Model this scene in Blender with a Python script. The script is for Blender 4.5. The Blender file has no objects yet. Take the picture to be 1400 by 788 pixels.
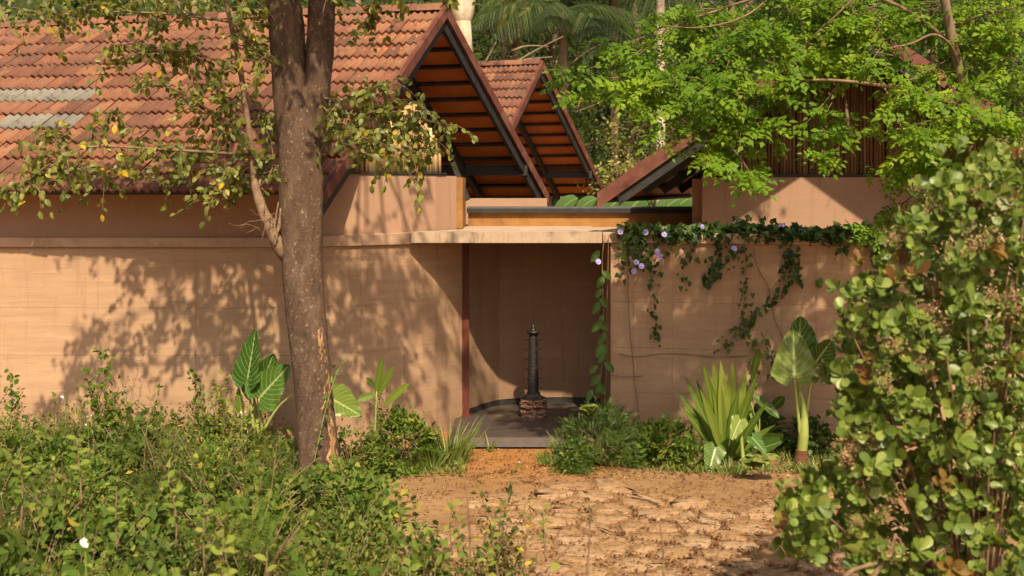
import bpy, math, random
import numpy as np
from mathutils import Vector, Matrix

# ------------------------------------------------------------------ camera, world, sun
SC = bpy.context.scene
COL = SC.collection
F = 1582.0            # focal length in photograph pixels (photograph 1400 x 788)
CAM_Z = 3.2
HOR = 253.0           # horizon row in the photograph
rng = np.random.default_rng(7)
random.seed(7)

cam_d = bpy.data.cameras.new("camera")
cam = bpy.data.objects.new("camera", cam_d)
COL.objects.link(cam)
cam.location = (0, 0, CAM_Z)
cam.rotation_euler = (math.radians(90), 0, 0)
cam_d.sensor_width = 36.0
cam_d.lens = 36.0 * F / 1400.0
cam_d.shift_y = -(394.0 - HOR) / 1400.0
cam_d.clip_end = 500
cam_d.dof.use_dof = True
cam_d.dof.focus_distance = 14.0
cam_d.dof.aperture_fstop = 2.0
SC.camera = cam

SUN_TRAVEL = Vector((-0.20, 1.0, -1.14)).normalized()
to_sun = -SUN_TRAVEL
elev = math.asin(to_sun.z)
azim = math.atan2(to_sun.x, to_sun.y)
world = bpy.data.worlds.new("World")
SC.world = world
world.use_nodes = True
wn = world.node_tree
bg = wn.nodes["Background"]
sky = wn.nodes.new("ShaderNodeTexSky")
sky.sky_type = 'NISHITA'
sky.sun_disc = False
sky.sun_elevation = elev
sky.sun_rotation = azim
sky.air_density = 1.0
sky.dust_density = 6.0
sky.ozone_density = 0.5
wn.links.new(sky.outputs[0], bg.inputs[0])
bg.inputs[1].default_value = 0.084
sun_d = bpy.data.lights.new("sun", 'SUN')
sun_d.energy = 5.0
sun_d.angle = math.radians(0.9)
sun_d.color = (1.0, 0.825, 0.57)
sun = bpy.data.objects.new("sun", sun_d)
COL.objects.link(sun)
sun.rotation_euler = SUN_TRAVEL.to_track_quat('-Z', 'Y').to_euler()
sun.location = (3, -10, 20)
SC.view_settings.view_transform = 'Standard'
SC.view_settings.look = 'None'
SC.view_settings.exposure = 0.42
SC.view_settings.gamma = 1.0

# ------------------------------------------------------------------ helpers
def P(x, y, Y):
    """point of the place seen at photograph pixel (x, y), at depth Y"""
    return np.array([(x - 700.0) / F * Y, Y, CAM_Z - (y - HOR) / F * Y])

def nz(v):
    v = np.asarray(v, float)
    return v / (np.linalg.norm(v) + 1e-12)

def world_loc(o):
    l = np.zeros(3)
    while o is not None:
        l += np.array(o.location)
        o = o.parent
    return l

def props(o, label=None, cat=None, group=None, kind=None):
    if label: o['label'] = label
    if cat: o['category'] = cat
    if group: o['group'] = group
    if kind: o['kind'] = kind
    return o

def thing(name, loc, label, cat, group=None):
    o = bpy.data.objects.new(name, None)
    COL.objects.link(o)
    o.location = [float(v) for v in loc]
    o.empty_display_size = 0.2
    return props(o, label, cat, group)

def link(name, me, mat=None, parent=None, kind=None, label=None):
    """mesh in world coordinates -> object (under parent)"""
    o = bpy.data.objects.new(name, me)
    COL.objects.link(o)
    if mat is not None and len(me.materials) == 0:
        me.materials.append(mat)
    if parent is not None:
        o.parent = parent
        o.location = [float(v) for v in -world_loc(parent)]
    if kind: o['kind'] = kind
    if label: o['label'] = label
    return o

def mesh_tri(name, V, T, attrs=None, smooth=True):
    V = np.ascontiguousarray(V, np.float32); T = np.ascontiguousarray(T, np.int32)
    me = bpy.data.meshes.new(name)
    me.vertices.add(len(V)); me.vertices.foreach_set("co", V.ravel())
    me.loops.add(T.size); me.loops.foreach_set("vertex_index", T.ravel())
    me.polygons.add(len(T))
    me.polygons.foreach_set("loop_start", np.arange(0, T.size, 3, dtype=np.int32))
    if smooth:
        me.polygons.foreach_set("use_smooth", np.ones(len(T), dtype=bool))
    if attrs:
        for k, a in attrs.items():
            at = me.attributes.new(k, 'FLOAT', 'POINT')
            at.data.foreach_set("value", np.ascontiguousarray(a, np.float32))
    me.update(calc_edges=True)
    return me

class MB:
    def __init__(s):
        s.v = []; s.f = []; s.n = 0; s.a = []; s.b = []; s.c = []
    def add(s, V, Fc, rnd=0.5, vx=None, vy=None):
        V = np.asarray(V, float)
        s.f += [tuple(int(i) + s.n for i in f) for f in Fc]
        s.v.append(V); k = len(V); s.n += k
        s.a.append(np.full(k, rnd)); s.b.append(np.zeros(k) if vx is None else vx); s.c.append(np.zeros(k) if vy is None else vy)
    def hexa(s, c8, rnd=0.5):
        s.add(c8, [(0,3,2,1),(4,5,6,7),(0,1,5,4),(1,2,6,5),(2,3,7,6),(3,0,4,7)], rnd)
    def box(s, lo, hi, rnd=0.5):
        x0,y0,z0 = lo; x1,y1,z1 = hi
        s.hexa([(x0,y0,z0),(x1,y0,z0),(x1,y1,z0),(x0,y1,z0),(x0,y0,z1),(x1,y0,z1),(x1,y1,z1),(x0,y1,z1)], rnd)
    def beam(s, p0, p1, w, h, up=(0,0,1), off=(0,0), rnd=0.5):
        """box along p0-p1, w across, h along 'up'; off shifts (across, up)"""
        p0 = np.asarray(p0, float); p1 = np.asarray(p1, float)
        d = nz(p1 - p0); x = nz(np.cross(d, up)); u = np.cross(x, d)
        o = x*off[0] + u*off[1]
        c = []
        for p in (p0, p1):
            for a, b in ((-1,-1),(1,-1),(1,1),(-1,1)):
                c.append(p + o + x*a*w/2 + u*b*h/2)
        s.hexa(c, rnd)
    def tube(s, path, rad, sides=8, rnd=0.5, bump=0.0, cap=True):
        path = np.asarray(path, float); n = len(path)
        rad = np.broadcast_to(np.asarray(rad, float), (n,))
        t = np.gradient(path, axis=0)
        ref = np.array([0.31, 0.9, 0.2]); V = []
        for i in range(n):
            d = nz(t[i]); x = nz(np.cross(d, ref)); y = np.cross(d, x)
            an = np.arange(sides) * 2*np.pi/sides
            r = rad[i] * (1 + bump * rng.normal(size=sides)) if bump else np.full(sides, rad[i])
            V.append(path[i] + np.outer(np.cos(an)*r, x) + np.outer(np.sin(an)*r, y))
        V = np.vstack(V); Fc = []
        for i in range(n-1):
            for k in range(sides):
                a = i*sides+k; b = i*sides+(k+1) % sides
                Fc.append((a, b, b+sides, a+sides))
        if cap:
            Fc.append(tuple(range(sides))[::-1]); Fc.append(tuple((n-1)*sides+k for k in range(sides)))
        s.add(V, Fc, rnd)
    def blade(s, base, d, nrm, L, W, droop=0.2, prof=None, fold=0.15, n=8, m=2, rnd=0.5, wave=0.0, ribs=0, twist=0.0, notch=0.0):
        """a leaf blade: base point, direction, facing, length, half-width profile"""
        base = np.asarray(base, float); d = nz(d); prof = prof or (lambda t: np.sin(np.pi*np.clip(t*0.94+0.06,0,1))**0.7)
        V = []; vx = []; vy = []
        ts = np.linspace(0, 1, n+1); pts = [base + d*L*t + np.array([0,0,-1.0])*droop*L*t*t for t in ts]
        for i, t in enumerate(ts):
            tg = nz(pts[min(i+1,n)] - pts[max(i-1,0)])
            x = nz(np.cross(tg, nrm)); nn = np.cross(x, tg)
            if twist:
                c, q = math.cos(twist*t), math.sin(twist*t); x, nn = x*c+nn*q, nn*c-x*q
            w = W*prof(t)
            for j in range(-m, m+1):
                u = j/m
                zz = fold*w*abs(u) + wave*W*math.sin(t*19+j)*u*u + (0.02*W*math.cos((t*1.0-abs(u)*0.25)*ribs*2*np.pi) if ribs else 0)
                nt = notch*L*max(0,1-t/.4)**2*max(0,1-abs(u)*1.25) if notch else 0
                V.append(pts[i] + x*w*u + nn*zz + tg*nt); vx.append(abs(u)); vy.append(t)
        k = 2*m+1; Fc = [(i*k+j, i*k+j+1, (i+1)*k+j+1, (i+1)*k+j) for i in range(n) for j in range(2*m)]
        s.add(V, Fc, rnd, np.array(vx), np.array(vy))
    def mesh(s, name, smooth=False):
        me = bpy.data.meshes.new(name)
        me.from_pydata(np.vstack(s.v).tolist(), [], s.f)
        for nm, arr in (("rnd", s.a), ("vx", s.b), ("vy", s.c)):
            at = me.attributes.new(nm, 'FLOAT', 'POINT'); at.data.foreach_set("value", np.concatenate(arr).astype(np.float32))
        if smooth: me.polygons.foreach_set("use_smooth", np.ones(len(me.polygons), dtype=bool))
        me.update()
        return me
    def obj(s, name, mat, parent=None, smooth=False, kind=None, label=None):
        return link(name, s.mesh(name, smooth), mat, parent, kind, label)

# ---- leaf templates: x across, y along, z facing; triangles
def tmpl(V, T): return np.array(V, float), np.array(T, int)
LEAF8 = tmpl([(0,0,0),(-.27,.33,.07),(.27,.33,.07),(0,.36,0),(-.24,.68,.03),(.24,.68,.03),(0,.7,-.03),(0,1,-.13)],
             [(0,3,1),(0,2,3),(3,6,4),(3,4,1),(3,2,5),(3,5,6),(6,7,4),(6,5,7)])
LEAF4 = tmpl([(0,0,0),(-.25,.45,.06),(.25,.45,.06),(0,.5,0),(0,1,-.08)], [(0,3,1),(0,2,3),(3,4,1),(3,2,4)])
NARROW = tmpl([(0,0,0),(-.12,.4,.03),(.12,.4,.03),(0,.45,0),(0,1,-.12)], [(0,3,1),(0,2,3),(3,4,1),(3,2,4)])
def _round():
    V = [(0,0,0)]; ring = [(-.13,.22,.03),(-.27,.5,.07),(-.33,.75,.05),(-.22,.95,0),(0,1.03,-.05),(.22,.95,0),(.33,.75,.05),(.27,.5,.07),(.13,.22,.03)]
    V += ring; V += [(0,.3,0),(0,.65,-.02)]
    T = [(0,10,1),(1,10,2),(2,10,11),(2,11,3),(3,11,4),(4,11,5),(5,11,6),(6,11,7),(7,11,8),(8,11,10),(8,10,9),(9,10,0)]
    return tmpl(V, [(a,c,b) for a,b,c in T])
ROUND = _round()
def _pinnate(pairs=6, lw=.085, ll=.27, fw=0.0, jit=0.0):
    V = [(-.006,0,0),(.006,0,0),(0,1,-.25)]; T = [(0,1,2)]
    def leaflet(b, dx, dy, dz, L, w):
        d = nz((dx,dy,dz)); x = nz(np.cross(d,(0,0,1))); k = len(V); b = np.array(b)
        V.extend([tuple(b), tuple(b+d*L*.42-x*w+np.array((0,0,.015))), tuple(b+d*L*.42+x*w+np.array((0,0,.015))), tuple(b+d*L-np.array((0,0,.03)))])
        T.extend([(k,k+2,k+1),(k+1,k+2,k+3)])
    for i in range(pairs):
        t = .2+.75*i/pairs; s = 1-.3*abs(t-.55)
        for sg in (-1,1): leaflet((0,t,-.25*t*t), sg, .55+fw+jit*rng.normal(), -.18+jit*rng.normal(), ll*s*(1+jit*rng.normal()*.5), lw)
    leaflet((0,.97,-.24), 0, 1, -.3, ll, lw)
    return tmpl(V, T)
PINNS = [_pinnate(k, .088, .31, .25, .35) for k in (4,5,5,4)]
PINN = PINNS[0]
FINE = _pinnate(7, .03, .2)
IVY = tmpl([(0,0,0),(-.42,.12,0),(-.3,.45,.05),(0,1,-.08),(.3,.45,.05),(.42,.12,0),(0,.4,.02)],
           [(0,6,1),(1,6,2),(2,6,3),(3,6,4),(4,6,5),(5,6,0)])
IVY = (IVY[0], IVY[1][:, ::-1])

def scatter(tm, pos, d, nrm, size, rnd):
    """leaf cloud arrays"""
    tv, tt = tm
    pos = np.asarray(pos, float); n = len(pos)
    d = d / (np.linalg.norm(d, axis=1, keepdims=True)+1e-9)
    x = np.cross(d, nrm); x /= (np.linalg.norm(x, axis=1, keepdims=True)+1e-9)
    z = np.cross(x, d)
    size = np.broadcast_to(size, (n,))
    V = pos[:,None,:] + size[:,None,None]*(tv[None,:,0:1]*x[:,None,:] + tv[None,:,1:2]*d[:,None,:] + tv[None,:,2:3]*z[:,None,:])
    T = tt[None] + (np.arange(n)*len(tv))[:,None,None]
    return V.reshape(-1,3), T.reshape(-1,3), np.repeat(rnd, len(tv)), np.tile(np.abs(tv[:,0]), n), np.tile(tv[:,1], n)

class Cloud:
    def __init__(s): s.parts = []
    def add(s, *a): s.parts.append(scatter(*a))
    def obj(s, name, mat, parent=None, kind='stuff', label=None, smooth=True):
        off = 0; V=[];T=[];R=[];X=[];Y=[]
        for v,t,r,x,y in s.parts:
            V.append(v); T.append(t+off); R.append(r); X.append(x); Y.append(y); off += len(v)
        me = mesh_tri(name, np.vstack(V), np.vstack(T), {"rnd":np.concatenate(R),"vx":np.concatenate(X),"vy":np.concatenate(Y)}, smooth)
        return link(name, me, mat, parent, kind, label)

def rdir(n, up=0.0, s=1.0):
    v = rng.normal(size=(n,3))*s; v[:,2] += up; return v

def sub(o, q): return np.asarray(o)[None]+q

def interp(path, n):
    path = np.asarray(path, float)
    L = np.r_[0, np.cumsum(np.linalg.norm(np.diff(path, axis=0), axis=1))]
    t = np.linspace(0, L[-1], n)
    return np.stack([np.interp(t, L, path[:,k]) for k in range(3)], 1)

def smooth_path(path, n):
    """Catmull-like smooth resample"""
    p = np.asarray(path, float)
    for _ in range(2):
        q = [p[0]]
        for a, b in zip(p[:-1], p[1:]): q += [a*.75+b*.25, a*.25+b*.75]
        q.append(p[-1]); p = np.array(q)
    return interp(p, n)

# ------------------------------------------------------------------ materials
def lin(c): return (*c, 1.0) if len(c) == 3 else c

class M:
    def __init__(s, name):
        s.m = bpy.data.materials.new(name); s.m.use_nodes = True; s.t = s.m.node_tree
        s.b = s.t.nodes["Principled BSDF"]; s.out = s.t.nodes["Material Output"]
    def n(s, ty, **k):
        q = s.t.nodes.new(ty)
        for a, b in k.items(): setattr(q, a, b)
        return q
    def l(s, a, b): s.t.links.new(a, b)
    def coord(s, scale=(1,1,1), kind="Object"):
        g = s.n("ShaderNodeNewGeometry"); mp = s.n("ShaderNodeMapping"); mp.inputs["Scale"].default_value = scale
        if kind == "Object":
            tc = s.n("ShaderNodeTexCoord"); s.l(tc.outputs["Object"], mp.inputs[0])
        else: s.l(g.outputs["Position"], mp.inputs[0])
        return mp.outputs[0]
    def noise(s, scale, detail=4, rough=.6, vec=None, dist=0):
        q = s.n("ShaderNodeTexNoise"); q.inputs["Scale"].default_value = scale; q.inputs["Detail"].default_value = detail
        q.inputs["Roughness"].default_value = rough; q.inputs["Distortion"].default_value = dist
        if vec is not None: s.l(vec, q.inputs["Vector"])
        return q.outputs[0]
    def ramp(s, f, stops):
        q = s.n("ShaderNodeValToRGB"); e = q.color_ramp.elements
        while len(e) < len(stops): e.new(0.5)
        for i, (p, c) in enumerate(stops): e[i].position = p; e[i].color = lin(c)
        s.l(f, q.inputs[0]); return q.outputs[0]
    def mix(s, f, a, b, mode='MIX'):
        q = s.n("ShaderNodeMix", data_type='RGBA', blend_type=mode)
        for sock, v in ((q.inputs[0], f), (q.inputs[6], a), (q.inputs[7], b)):
            if isinstance(v, (int, float)): sock.default_value = v
            elif isinstance(v, tuple): sock.default_value = lin(v)
            else: s.l(v, sock)
        return q.outputs[2]
    def attr(s, name): 
        q = s.n("ShaderNodeAttribute", attribute_name=name); return q.outputs["Fac"]
    def math(s, op, a, b=0.0):
        q = s.n("ShaderNodeMath", operation=op)
        for sock, v in ((q.inputs[0], a), (q.inputs[1], b)):
            if isinstance(v, (int, float)): sock.default_value = v
            else: s.l(v, sock)
        return q.outputs[0]
    def bump(s, h, strength=.4, dist=.02):
        q = s.n("ShaderNodeBump"); q.inputs["Strength"].default_value = strength; q.inputs["Distance"].default_value = dist
        s.l(h, q.inputs["Height"]); s.l(q.outputs[0], s.b.inputs["Normal"]); return q
    def set(s, color=None, rough=.8, spec=.3, metal=0):
        if color is not None:
            if isinstance(color, tuple): s.b.inputs["Base Color"].default_value = lin(color)
            else: s.l(color, s.b.inputs["Base Color"])
        if isinstance(rough, (int, float)): s.b.inputs["Roughness"].default_value = rough
        else: s.l(rough, s.b.inputs["Roughness"])
        s.b.inputs["Specular IOR Level"].default_value = spec; s.b.inputs["Metallic"].default_value = metal
        return s.m

def leaf_mat(name, stops, trans=.35, rough=.45, spec=.35, vein=None, veins=0, tcol=1.25):
    m = M(name)
    c = m.ramp(m.attr("rnd"), stops)
    w = m.noise(9, 3, .6, m.coord((1,1,1), "W"))
    c = m.mix(m.math('MULTIPLY', w, .5), c, m.mix(1.0, c, (.62,.72,.5), 'MULTIPLY'))
    if vein:
        mid = m.math('LESS_THAN', m.attr("vx"), .06)
        if veins:
            ph = m.math('SUBTRACT', m.math('MULTIPLY', m.attr("vy"), veins), m.math('MULTIPLY', m.attr("vx"), veins*.3))
            vv = m.math('GREATER_THAN', m.math('SINE', m.math('MULTIPLY', ph, 6.283)), .93)
            mid = m.math('MAXIMUM', mid, m.math('MULTIPLY', vv, .55))
        c = m.mix(m.math('MULTIPLY', mid, .75), c, vein)
    m.set(c, rough, spec)
    tr = m.n("ShaderNodeBsdfTranslucent")
    m.l(m.mix(1.0, c, (tcol, tcol*1.05, tcol*.45), 'MULTIPLY'), tr.inputs[0])
    mx = m.n("ShaderNodeMixShader"); mx.inputs[0].default_value = trans
    m.l(m.b.outputs[0], mx.inputs[1]); m.l(tr.outputs[0], mx.inputs[2]); m.l(mx.outputs[0], m.out.inputs[0])
    return m.m

def simple(name, c1, c2, scale=6, rough=.8, spec=.3, metal=0, vec=(1,1,1), bump=.25, bdist=.01, c3=None, lo=.35, hi=.65):
    m = M(name); v = m.coord(vec)
    f = m.noise(scale, 6, .65, v)
    c = m.ramp(f, [(lo, c1), (hi, c2)])
    if c3:
        g = m.noise(scale*.35, 5, .7, m.coord((1,1,1)))
        c = m.mix(m.ramp(g, [(.5,(0,0,0)),(.68,(1,1,1))]), c, c3)
    m.bump(m.noise(scale*5, 5, .7, v), bump, bdist)
    return m.set(c, rough, spec, metal)

def earth_mat(name, a, b, stain, streak=11):
    m = M(name)
    v = m.coord((.9,.9,streak))
    f = m.noise(1.3, 6, .62, v, .6)
    c = m.ramp(f, [(.3, a), (.7, b)])
    g = m.noise(.9, 5, .65, m.coord((1,1,1.4)), .4)
    c = m.mix(m.ramp(g, [(.42,(0,0,0)),(.75,(.75,.75,.75))]), c, stain)
    p = m.noise(5, 5, .7, m.coord((1,1,3)))
    c = m.mix(m.ramp(p, [(.55,(0,0,0)),(.8,(.5,.5,.5))]), c, tuple(min(1,q*1.25) for q in b))
    d = m.noise(3.0, 4, .7, m.coord((4,4,.25)))
    c = m.mix(m.ramp(d, [(.56,(0,0,0)),(.75,(.45,.45,.45))]), c, tuple(q*.62 for q in stain))
    sp = m.n('ShaderNodeSeparateXYZ'); m.l(m.coord((1,1,1)), sp.inputs[0])
    ft = m.math('SUBTRACT', m.math('ADD', .55, m.math('MULTIPLY', m.noise(2.2,5,.7,m.coord((1,1,.5))), .5)), sp.outputs[2])
    c = m.mix(m.math('MULTIPLY', m.ramp(ft, [(0,(0,0,0)),(.5,(1,1,1))]), .55), c, tuple(q*.68 for q in stain))
    # one pour never quite matches the next
    oi = m.n("ShaderNodeObjectInfo")
    c = m.mix(m.math('MULTIPLY', oi.outputs["Random"], .3), c, tuple(q*.8 for q in b))
    h = m.math('ADD', m.math('MULTIPLY', f, .7), m.math('MULTIPLY', m.noise(60, 4, .7, m.coord((1,1,2))), .5))
    m.bump(h, .5, .012)
    return m.set(c, .92, .15)

MAT = {}
MAT['earth'] = earth_mat("rammed_earth", (.40,.25,.158), (.53,.345,.215), (.36,.22,.14))
MAT['earth_pale'] = earth_mat("rammed_earth_pale", (.39,.235,.14), (.48,.30,.185), (.37,.215,.13))
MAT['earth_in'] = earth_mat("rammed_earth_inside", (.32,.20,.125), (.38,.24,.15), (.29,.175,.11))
MAT['plaster'] = earth_mat("earth_plaster", (.40,.245,.165), (.44,.275,.185), (.37,.225,.155), 1.2)
MAT['coping'] = simple("coping_plaster", (.44,.285,.195), (.50,.33,.225), 5, .9, .2, c3=(.33,.21,.145))
def slab_mat():
    m = M("stained_concrete")
    c = m.ramp(m.noise(4, 6, .7, m.coord()), [(.3,(.40,.29,.205)),(.7,(.50,.38,.28))])
    d = m.noise(6, 4, .7, m.coord((3,3,.3)))
    c = m.mix(m.ramp(d, [(.54,(0,0,0)),(.70,(.6,.6,.6))]), c, (.18,.11,.075))
    m.bump(m.noise(50, 4, .7, m.coord()), .4, .01)
    return m.set(c, .9, .2)
MAT['slab'] = slab_mat()
MAT['ochre'] = simple("ochre_plaster", (.29,.14,.045), (.36,.185,.062), 5, .9, .2, c3=(.19,.09,.04))
MAT['black'] = simple("black_painted_steel", (.018,.017,.018), (.035,.033,.034), 8, .55, .4, bump=.08)
MAT['flash'] = simple("grey_flashing", (.07,.07,.072), (.13,.125,.12), 8, .5, .5, bump=.08)
MAT['redfascia'] = simple("red_oxide_fascia", (.115,.038,.026), (.16,.055,.036), 7, .6, .35, bump=.12, c3=(.22,.10,.07))
MAT['rust'] = simple("red_oxide_post", (.085,.022,.012), (.13,.033,.016), 9, .6, .35, bump=.15, vec=(1,1,.3))
MAT['bamboo'] = None
def tile_mat(name, stops, lich):
    m = M(name)
    oi = m.n("ShaderNodeObjectInfo")
    c = m.ramp(oi.outputs["Random"], stops)
    w = m.coord((1,1,1), "W")
    c = m.mix(m.ramp(m.noise(1.4, 5, .7, w), [(.46,(0,0,0)),(.66,(.75,.75,.75))]), c, lich[0])
    c = m.mix(m.ramp(m.noise(14, 5, .7, w), [(.52,(0,0,0)),(.7,(.6,.6,.6))]), c, lich[1])
    c = m.mix(m.ramp(m.noise(7, 4, .7, w), [(.56,(0,0,0)),(.70,(.8,.8,.8))]), c, (.06,.045,.038))
    m.bump(m.noise(70, 4, .7, w), .35, .006)
    return m.set(c, .85, .25)
MAT['tile'] = tile_mat("clay_tile", [(0,(.12,.05,.034)),(.25,(.18,.075,.046)),(.5,(.23,.098,.056)),(.8,(.29,.135,.072)),(1,(.15,.068,.05))], ((.105,.056,.043),(.26,.15,.095)))
MAT['greytile'] = tile_mat("grey_tile", [(0,(.17,.165,.14)),(1,(.23,.215,.18))], ((.13,.12,.10),(.25,.21,.17)))
MAT['soffit'] = simple("glazed_underside_tile", (.50,.135,.025), (.62,.19,.035), 3, .5, .4, bump=.1, vec=(1,1,1), c3=(.42,.11,.022))
MAT['stone_floor'] = simple("dark_slate", (.045,.036,.032), (.085,.066,.058), 5, .5, .4, bump=.2, vec=(.6,3,1), c3=(.12,.085,.065))
MAT['slate_edge'] = simple("slate_edge", (.11,.09,.085), (.15,.125,.115), 8, .7, .3)
MAT['iron'] = simple("black_cast_iron", (.012,.012,.013), (.028,.026,.025), 12, .45, .5, bump=.15)
MAT['laterite'] = simple("carved_stone", (.13,.065,.045), (.27,.155,.105), 14, .9, .2, bump=.7, bdist=.02, c3=(.10,.055,.04))
def bamboo_mat(name, a, b, c3):
    m = M(name)
    c = m.ramp(m.attr("rnd"), [(0,a),(.7,b),(1,c3)])
    c = m.mix(m.ramp(m.noise(4,4,.7,m.coord((6,6,.5))),[(.45,(0,0,0)),(.7,(.6,.6,.6))]), c, tuple(q*.5 for q in a))
    return m.set(c, .6, .3)
MAT['bamboo'] = bamboo_mat("bamboo_pale", (.34,.21,.09), (.54,.37,.17), (.62,.46,.25))
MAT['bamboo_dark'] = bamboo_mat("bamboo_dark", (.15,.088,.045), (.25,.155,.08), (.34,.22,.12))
def ground_mat():
    m = M("red_earth"); w = m.coord((1,1,1))
    c = m.ramp(m.noise(.8,6,.65,w), [(.3,(.26,.145,.068)),(.7,(.40,.245,.125))])
    sp = m.n('ShaderNodeVectorMath', operation='DISTANCE'); m.l(w, sp.inputs[0]); sp.inputs[1].default_value = (.1,13.9,0)
    near = m.math('ADD', m.math('MULTIPLY', sp.outputs['Value'], .42), m.math('MULTIPLY', m.noise(1.6,5,.7,w), .5))
    c = m.mix(m.ramp(near, [(.55,(1,1,1)),(1.0,(0,0,0))]), c, m.ramp(m.noise(2.5,5,.7,w), [(.3,(.33,.145,.042)),(.7,(.44,.21,.07))]))
    c = m.mix(m.ramp(m.noise(9,6,.75,w),[(.5,(0,0,0)),(.66,(.7,.7,.7))]), c, (.15,.075,.04))
    c = m.mix(m.ramp(m.noise(40,3,.7,w),[(.6,(0,0,0)),(.75,(.5,.5,.5))]), c, (.50,.30,.15))
    m.bump(m.math('ADD', m.noise(9,6,.75,w), m.noise(45,5,.8,w)), .8, .02)
    return m.set(c, .95, .1)
MAT['ground'] = ground_mat()
def stone_mat():
    m = M("sandy_flagstone"); w = m.coord((1,1,1)); oi = m.n("ShaderNodeObjectInfo")
    c = m.ramp(oi.outputs["Random"], [(0,(.32,.20,.108)),(.5,(.40,.26,.15)),(1,(.45,.31,.185))])
    c = m.mix(m.ramp(m.noise(3,6,.7,w),[(.42,(0,0,0)),(.62,(.95,.95,.95))]), c, (.34,.20,.095))
    c = m.mix(m.ramp(m.noise(16,6,.75,w),[(.5,(0,0,0)),(.62,(.85,.85,.85))]), c, (.15,.072,.036))
    m.bump(m.math('ADD', m.noise(12,6,.7,w), m.noise(60,4,.7,w)), .7, .015)
    return m.set(c, .92, .15)
MAT['flag'] = stone_mat()
def bark_mat():
    m = M("flecked_bark"); w = m.coord((1,1,.35))
    c = m.ramp(m.noise(9,6,.75,w), [(.3,(.085,.052,.036)),(.55,(.165,.105,.073)),(.75,(.25,.17,.12))])
    c = m.mix(m.ramp(m.noise(26,5,.75,m.coord((1,1,.8))),[(.58,(0,0,0)),(.65,(.85,.85,.85))]), c, (.40,.32,.25))
    c = m.mix(m.ramp(m.noise(2.2,4,.6,m.coord((1,1,.6))),[(.5,(0,0,0)),(.7,(.6,.6,.6))]), c, (.10,.06,.04))
    m.bump(m.math('ADD', m.noise(22,6,.8,w), m.math('MULTIPLY', m.noise(60,4,.8,m.coord((1,1,.6))),.6)), 1.0, .03)
    return m.set(c, .9, .15)
MAT['bark'] = bark_mat()
MAT['scar'] = simple("bare_wood_scar", (.40,.21,.085), (.56,.36,.19), 14, .85, .2, vec=(1,1,.25), bump=.8, bdist=.02, c3=(.16,.085,.04))
MAT['twig'] = simple("grey_brown_twig", (.16,.10,.065), (.27,.18,.115), 14, .9, .15)
MAT['palebark'] = simple("pale_bark", (.42,.33,.22), (.60,.52,.40), 5, .85, .2, vec=(1,1,.7), c3=(.28,.19,.11))
MAT['drybark'] = simple("dry_bark", (.16,.11,.075), (.27,.19,.13), 8, .9, .15, vec=(1,1,.3))
G = lambda r,g,b: (r,g,b)
MAT['leaf_main'] = leaf_mat("main_tree_leaf", [(0,(.09,.115,.022)),(.45,(.19,.21,.042)),(.76,(.31,.31,.07)),(.88,(.36,.33,.07)),(1,(.68,.46,.03))], .4, .42, .36)
MAT['leaf_pinn'] = leaf_mat("pinnate_leaf", [(0,(.06,.13,.010)),(.5,(.155,.27,.018)),(1,(.33,.43,.03))], .42, .55, .2)
MAT['leaf_cashew'] = leaf_mat("round_leaf", [(0,(.06,.105,.02)),(.5,(.165,.23,.04)),(.86,(.35,.39,.10)),(.92,(.24,.15,.04)),(1,(.17,.06,.025))], .3, .4, .38)
MAT['leaf_shrub'] = leaf_mat("shrub_leaf", [(0,(.045,.08,.015)),(.5,(.115,.165,.03)),(.88,(.25,.28,.06)),(1,(.44,.32,.08))], .38, .6, .18)
MAT['leaf_shrub2'] = leaf_mat("shrub_leaf_bright", [(0,(.06,.115,.018)),(.6,(.155,.23,.035)),(.9,(.33,.36,.07)),(1,(.50,.37,.07))], .42, .6, .18)
MAT['leaf_dry'] = leaf_mat("dry_leaf", [(0,(.10,.06,.03)),(.6,(.19,.14,.05)),(1,(.26,.24,.07))], .25)
MAT['leaf_dark'] = leaf_mat("creeper_leaf", [(0,(.025,.06,.016)),(.6,(.065,.12,.028)),(1,(.16,.22,.05))], .3, .45, .3)
MAT['leaf_vine'] = leaf_mat("vine_leaf", [(0,(.06,.14,.03)),(1,(.15,.26,.05))], .4, .4, .4, vein=(.28,.36,.12))
MAT['leaf_taro'] = leaf_mat("taro_leaf", [(0,(.035,.105,.015)),(.5,(.07,.17,.02)),(.8,(.20,.27,.04)),(1,(.30,.36,.06))], .4, .35, .45, vein=(.50,.56,.24), veins=9)
MAT['leaf_strap'] = leaf_mat("strap_leaf", [(0,(.065,.13,.02)),(.6,(.18,.25,.035)),(1,(.34,.38,.08))], .35, .4, .35, vein=(.30,.38,.12))
MAT['leaf_mound'] = leaf_mat("mound_leaf", [(0,(.04,.085,.02)),(.6,(.10,.16,.035)),(1,(.22,.27,.06))], .3)
MAT['grass'] = leaf_mat("grass_blade", [(0,(.10,.16,.03)),(.6,(.20,.26,.06)),(1,(.38,.34,.13))], .35)
MAT['leaf_far'] = leaf_mat("forest_leaf", [(0,(.022,.045,.011)),(.6,(.055,.09,.02)),(1,(.13,.165,.035))], .35, .6, .15)
MAT['leaf_far2'] = leaf_mat("forest_leaf_mid", [(0,(.045,.08,.015)),(.6,(.115,.165,.028)),(1,(.23,.27,.05))], .3, .6, .2)
MAT['leaf_far3'] = leaf_mat("forest_leaf_olive", [(0,(.14,.135,.035)),(.6,(.30,.28,.075)),(1,(.46,.42,.13))], .3, .6, .2)
MAT['leaf_palm'] = leaf_mat("palm_leaf", [(0,(.022,.04,.012)),(.6,(.05,.075,.02)),(1,(.12,.14,.04))], .25, .5, .25)
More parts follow.
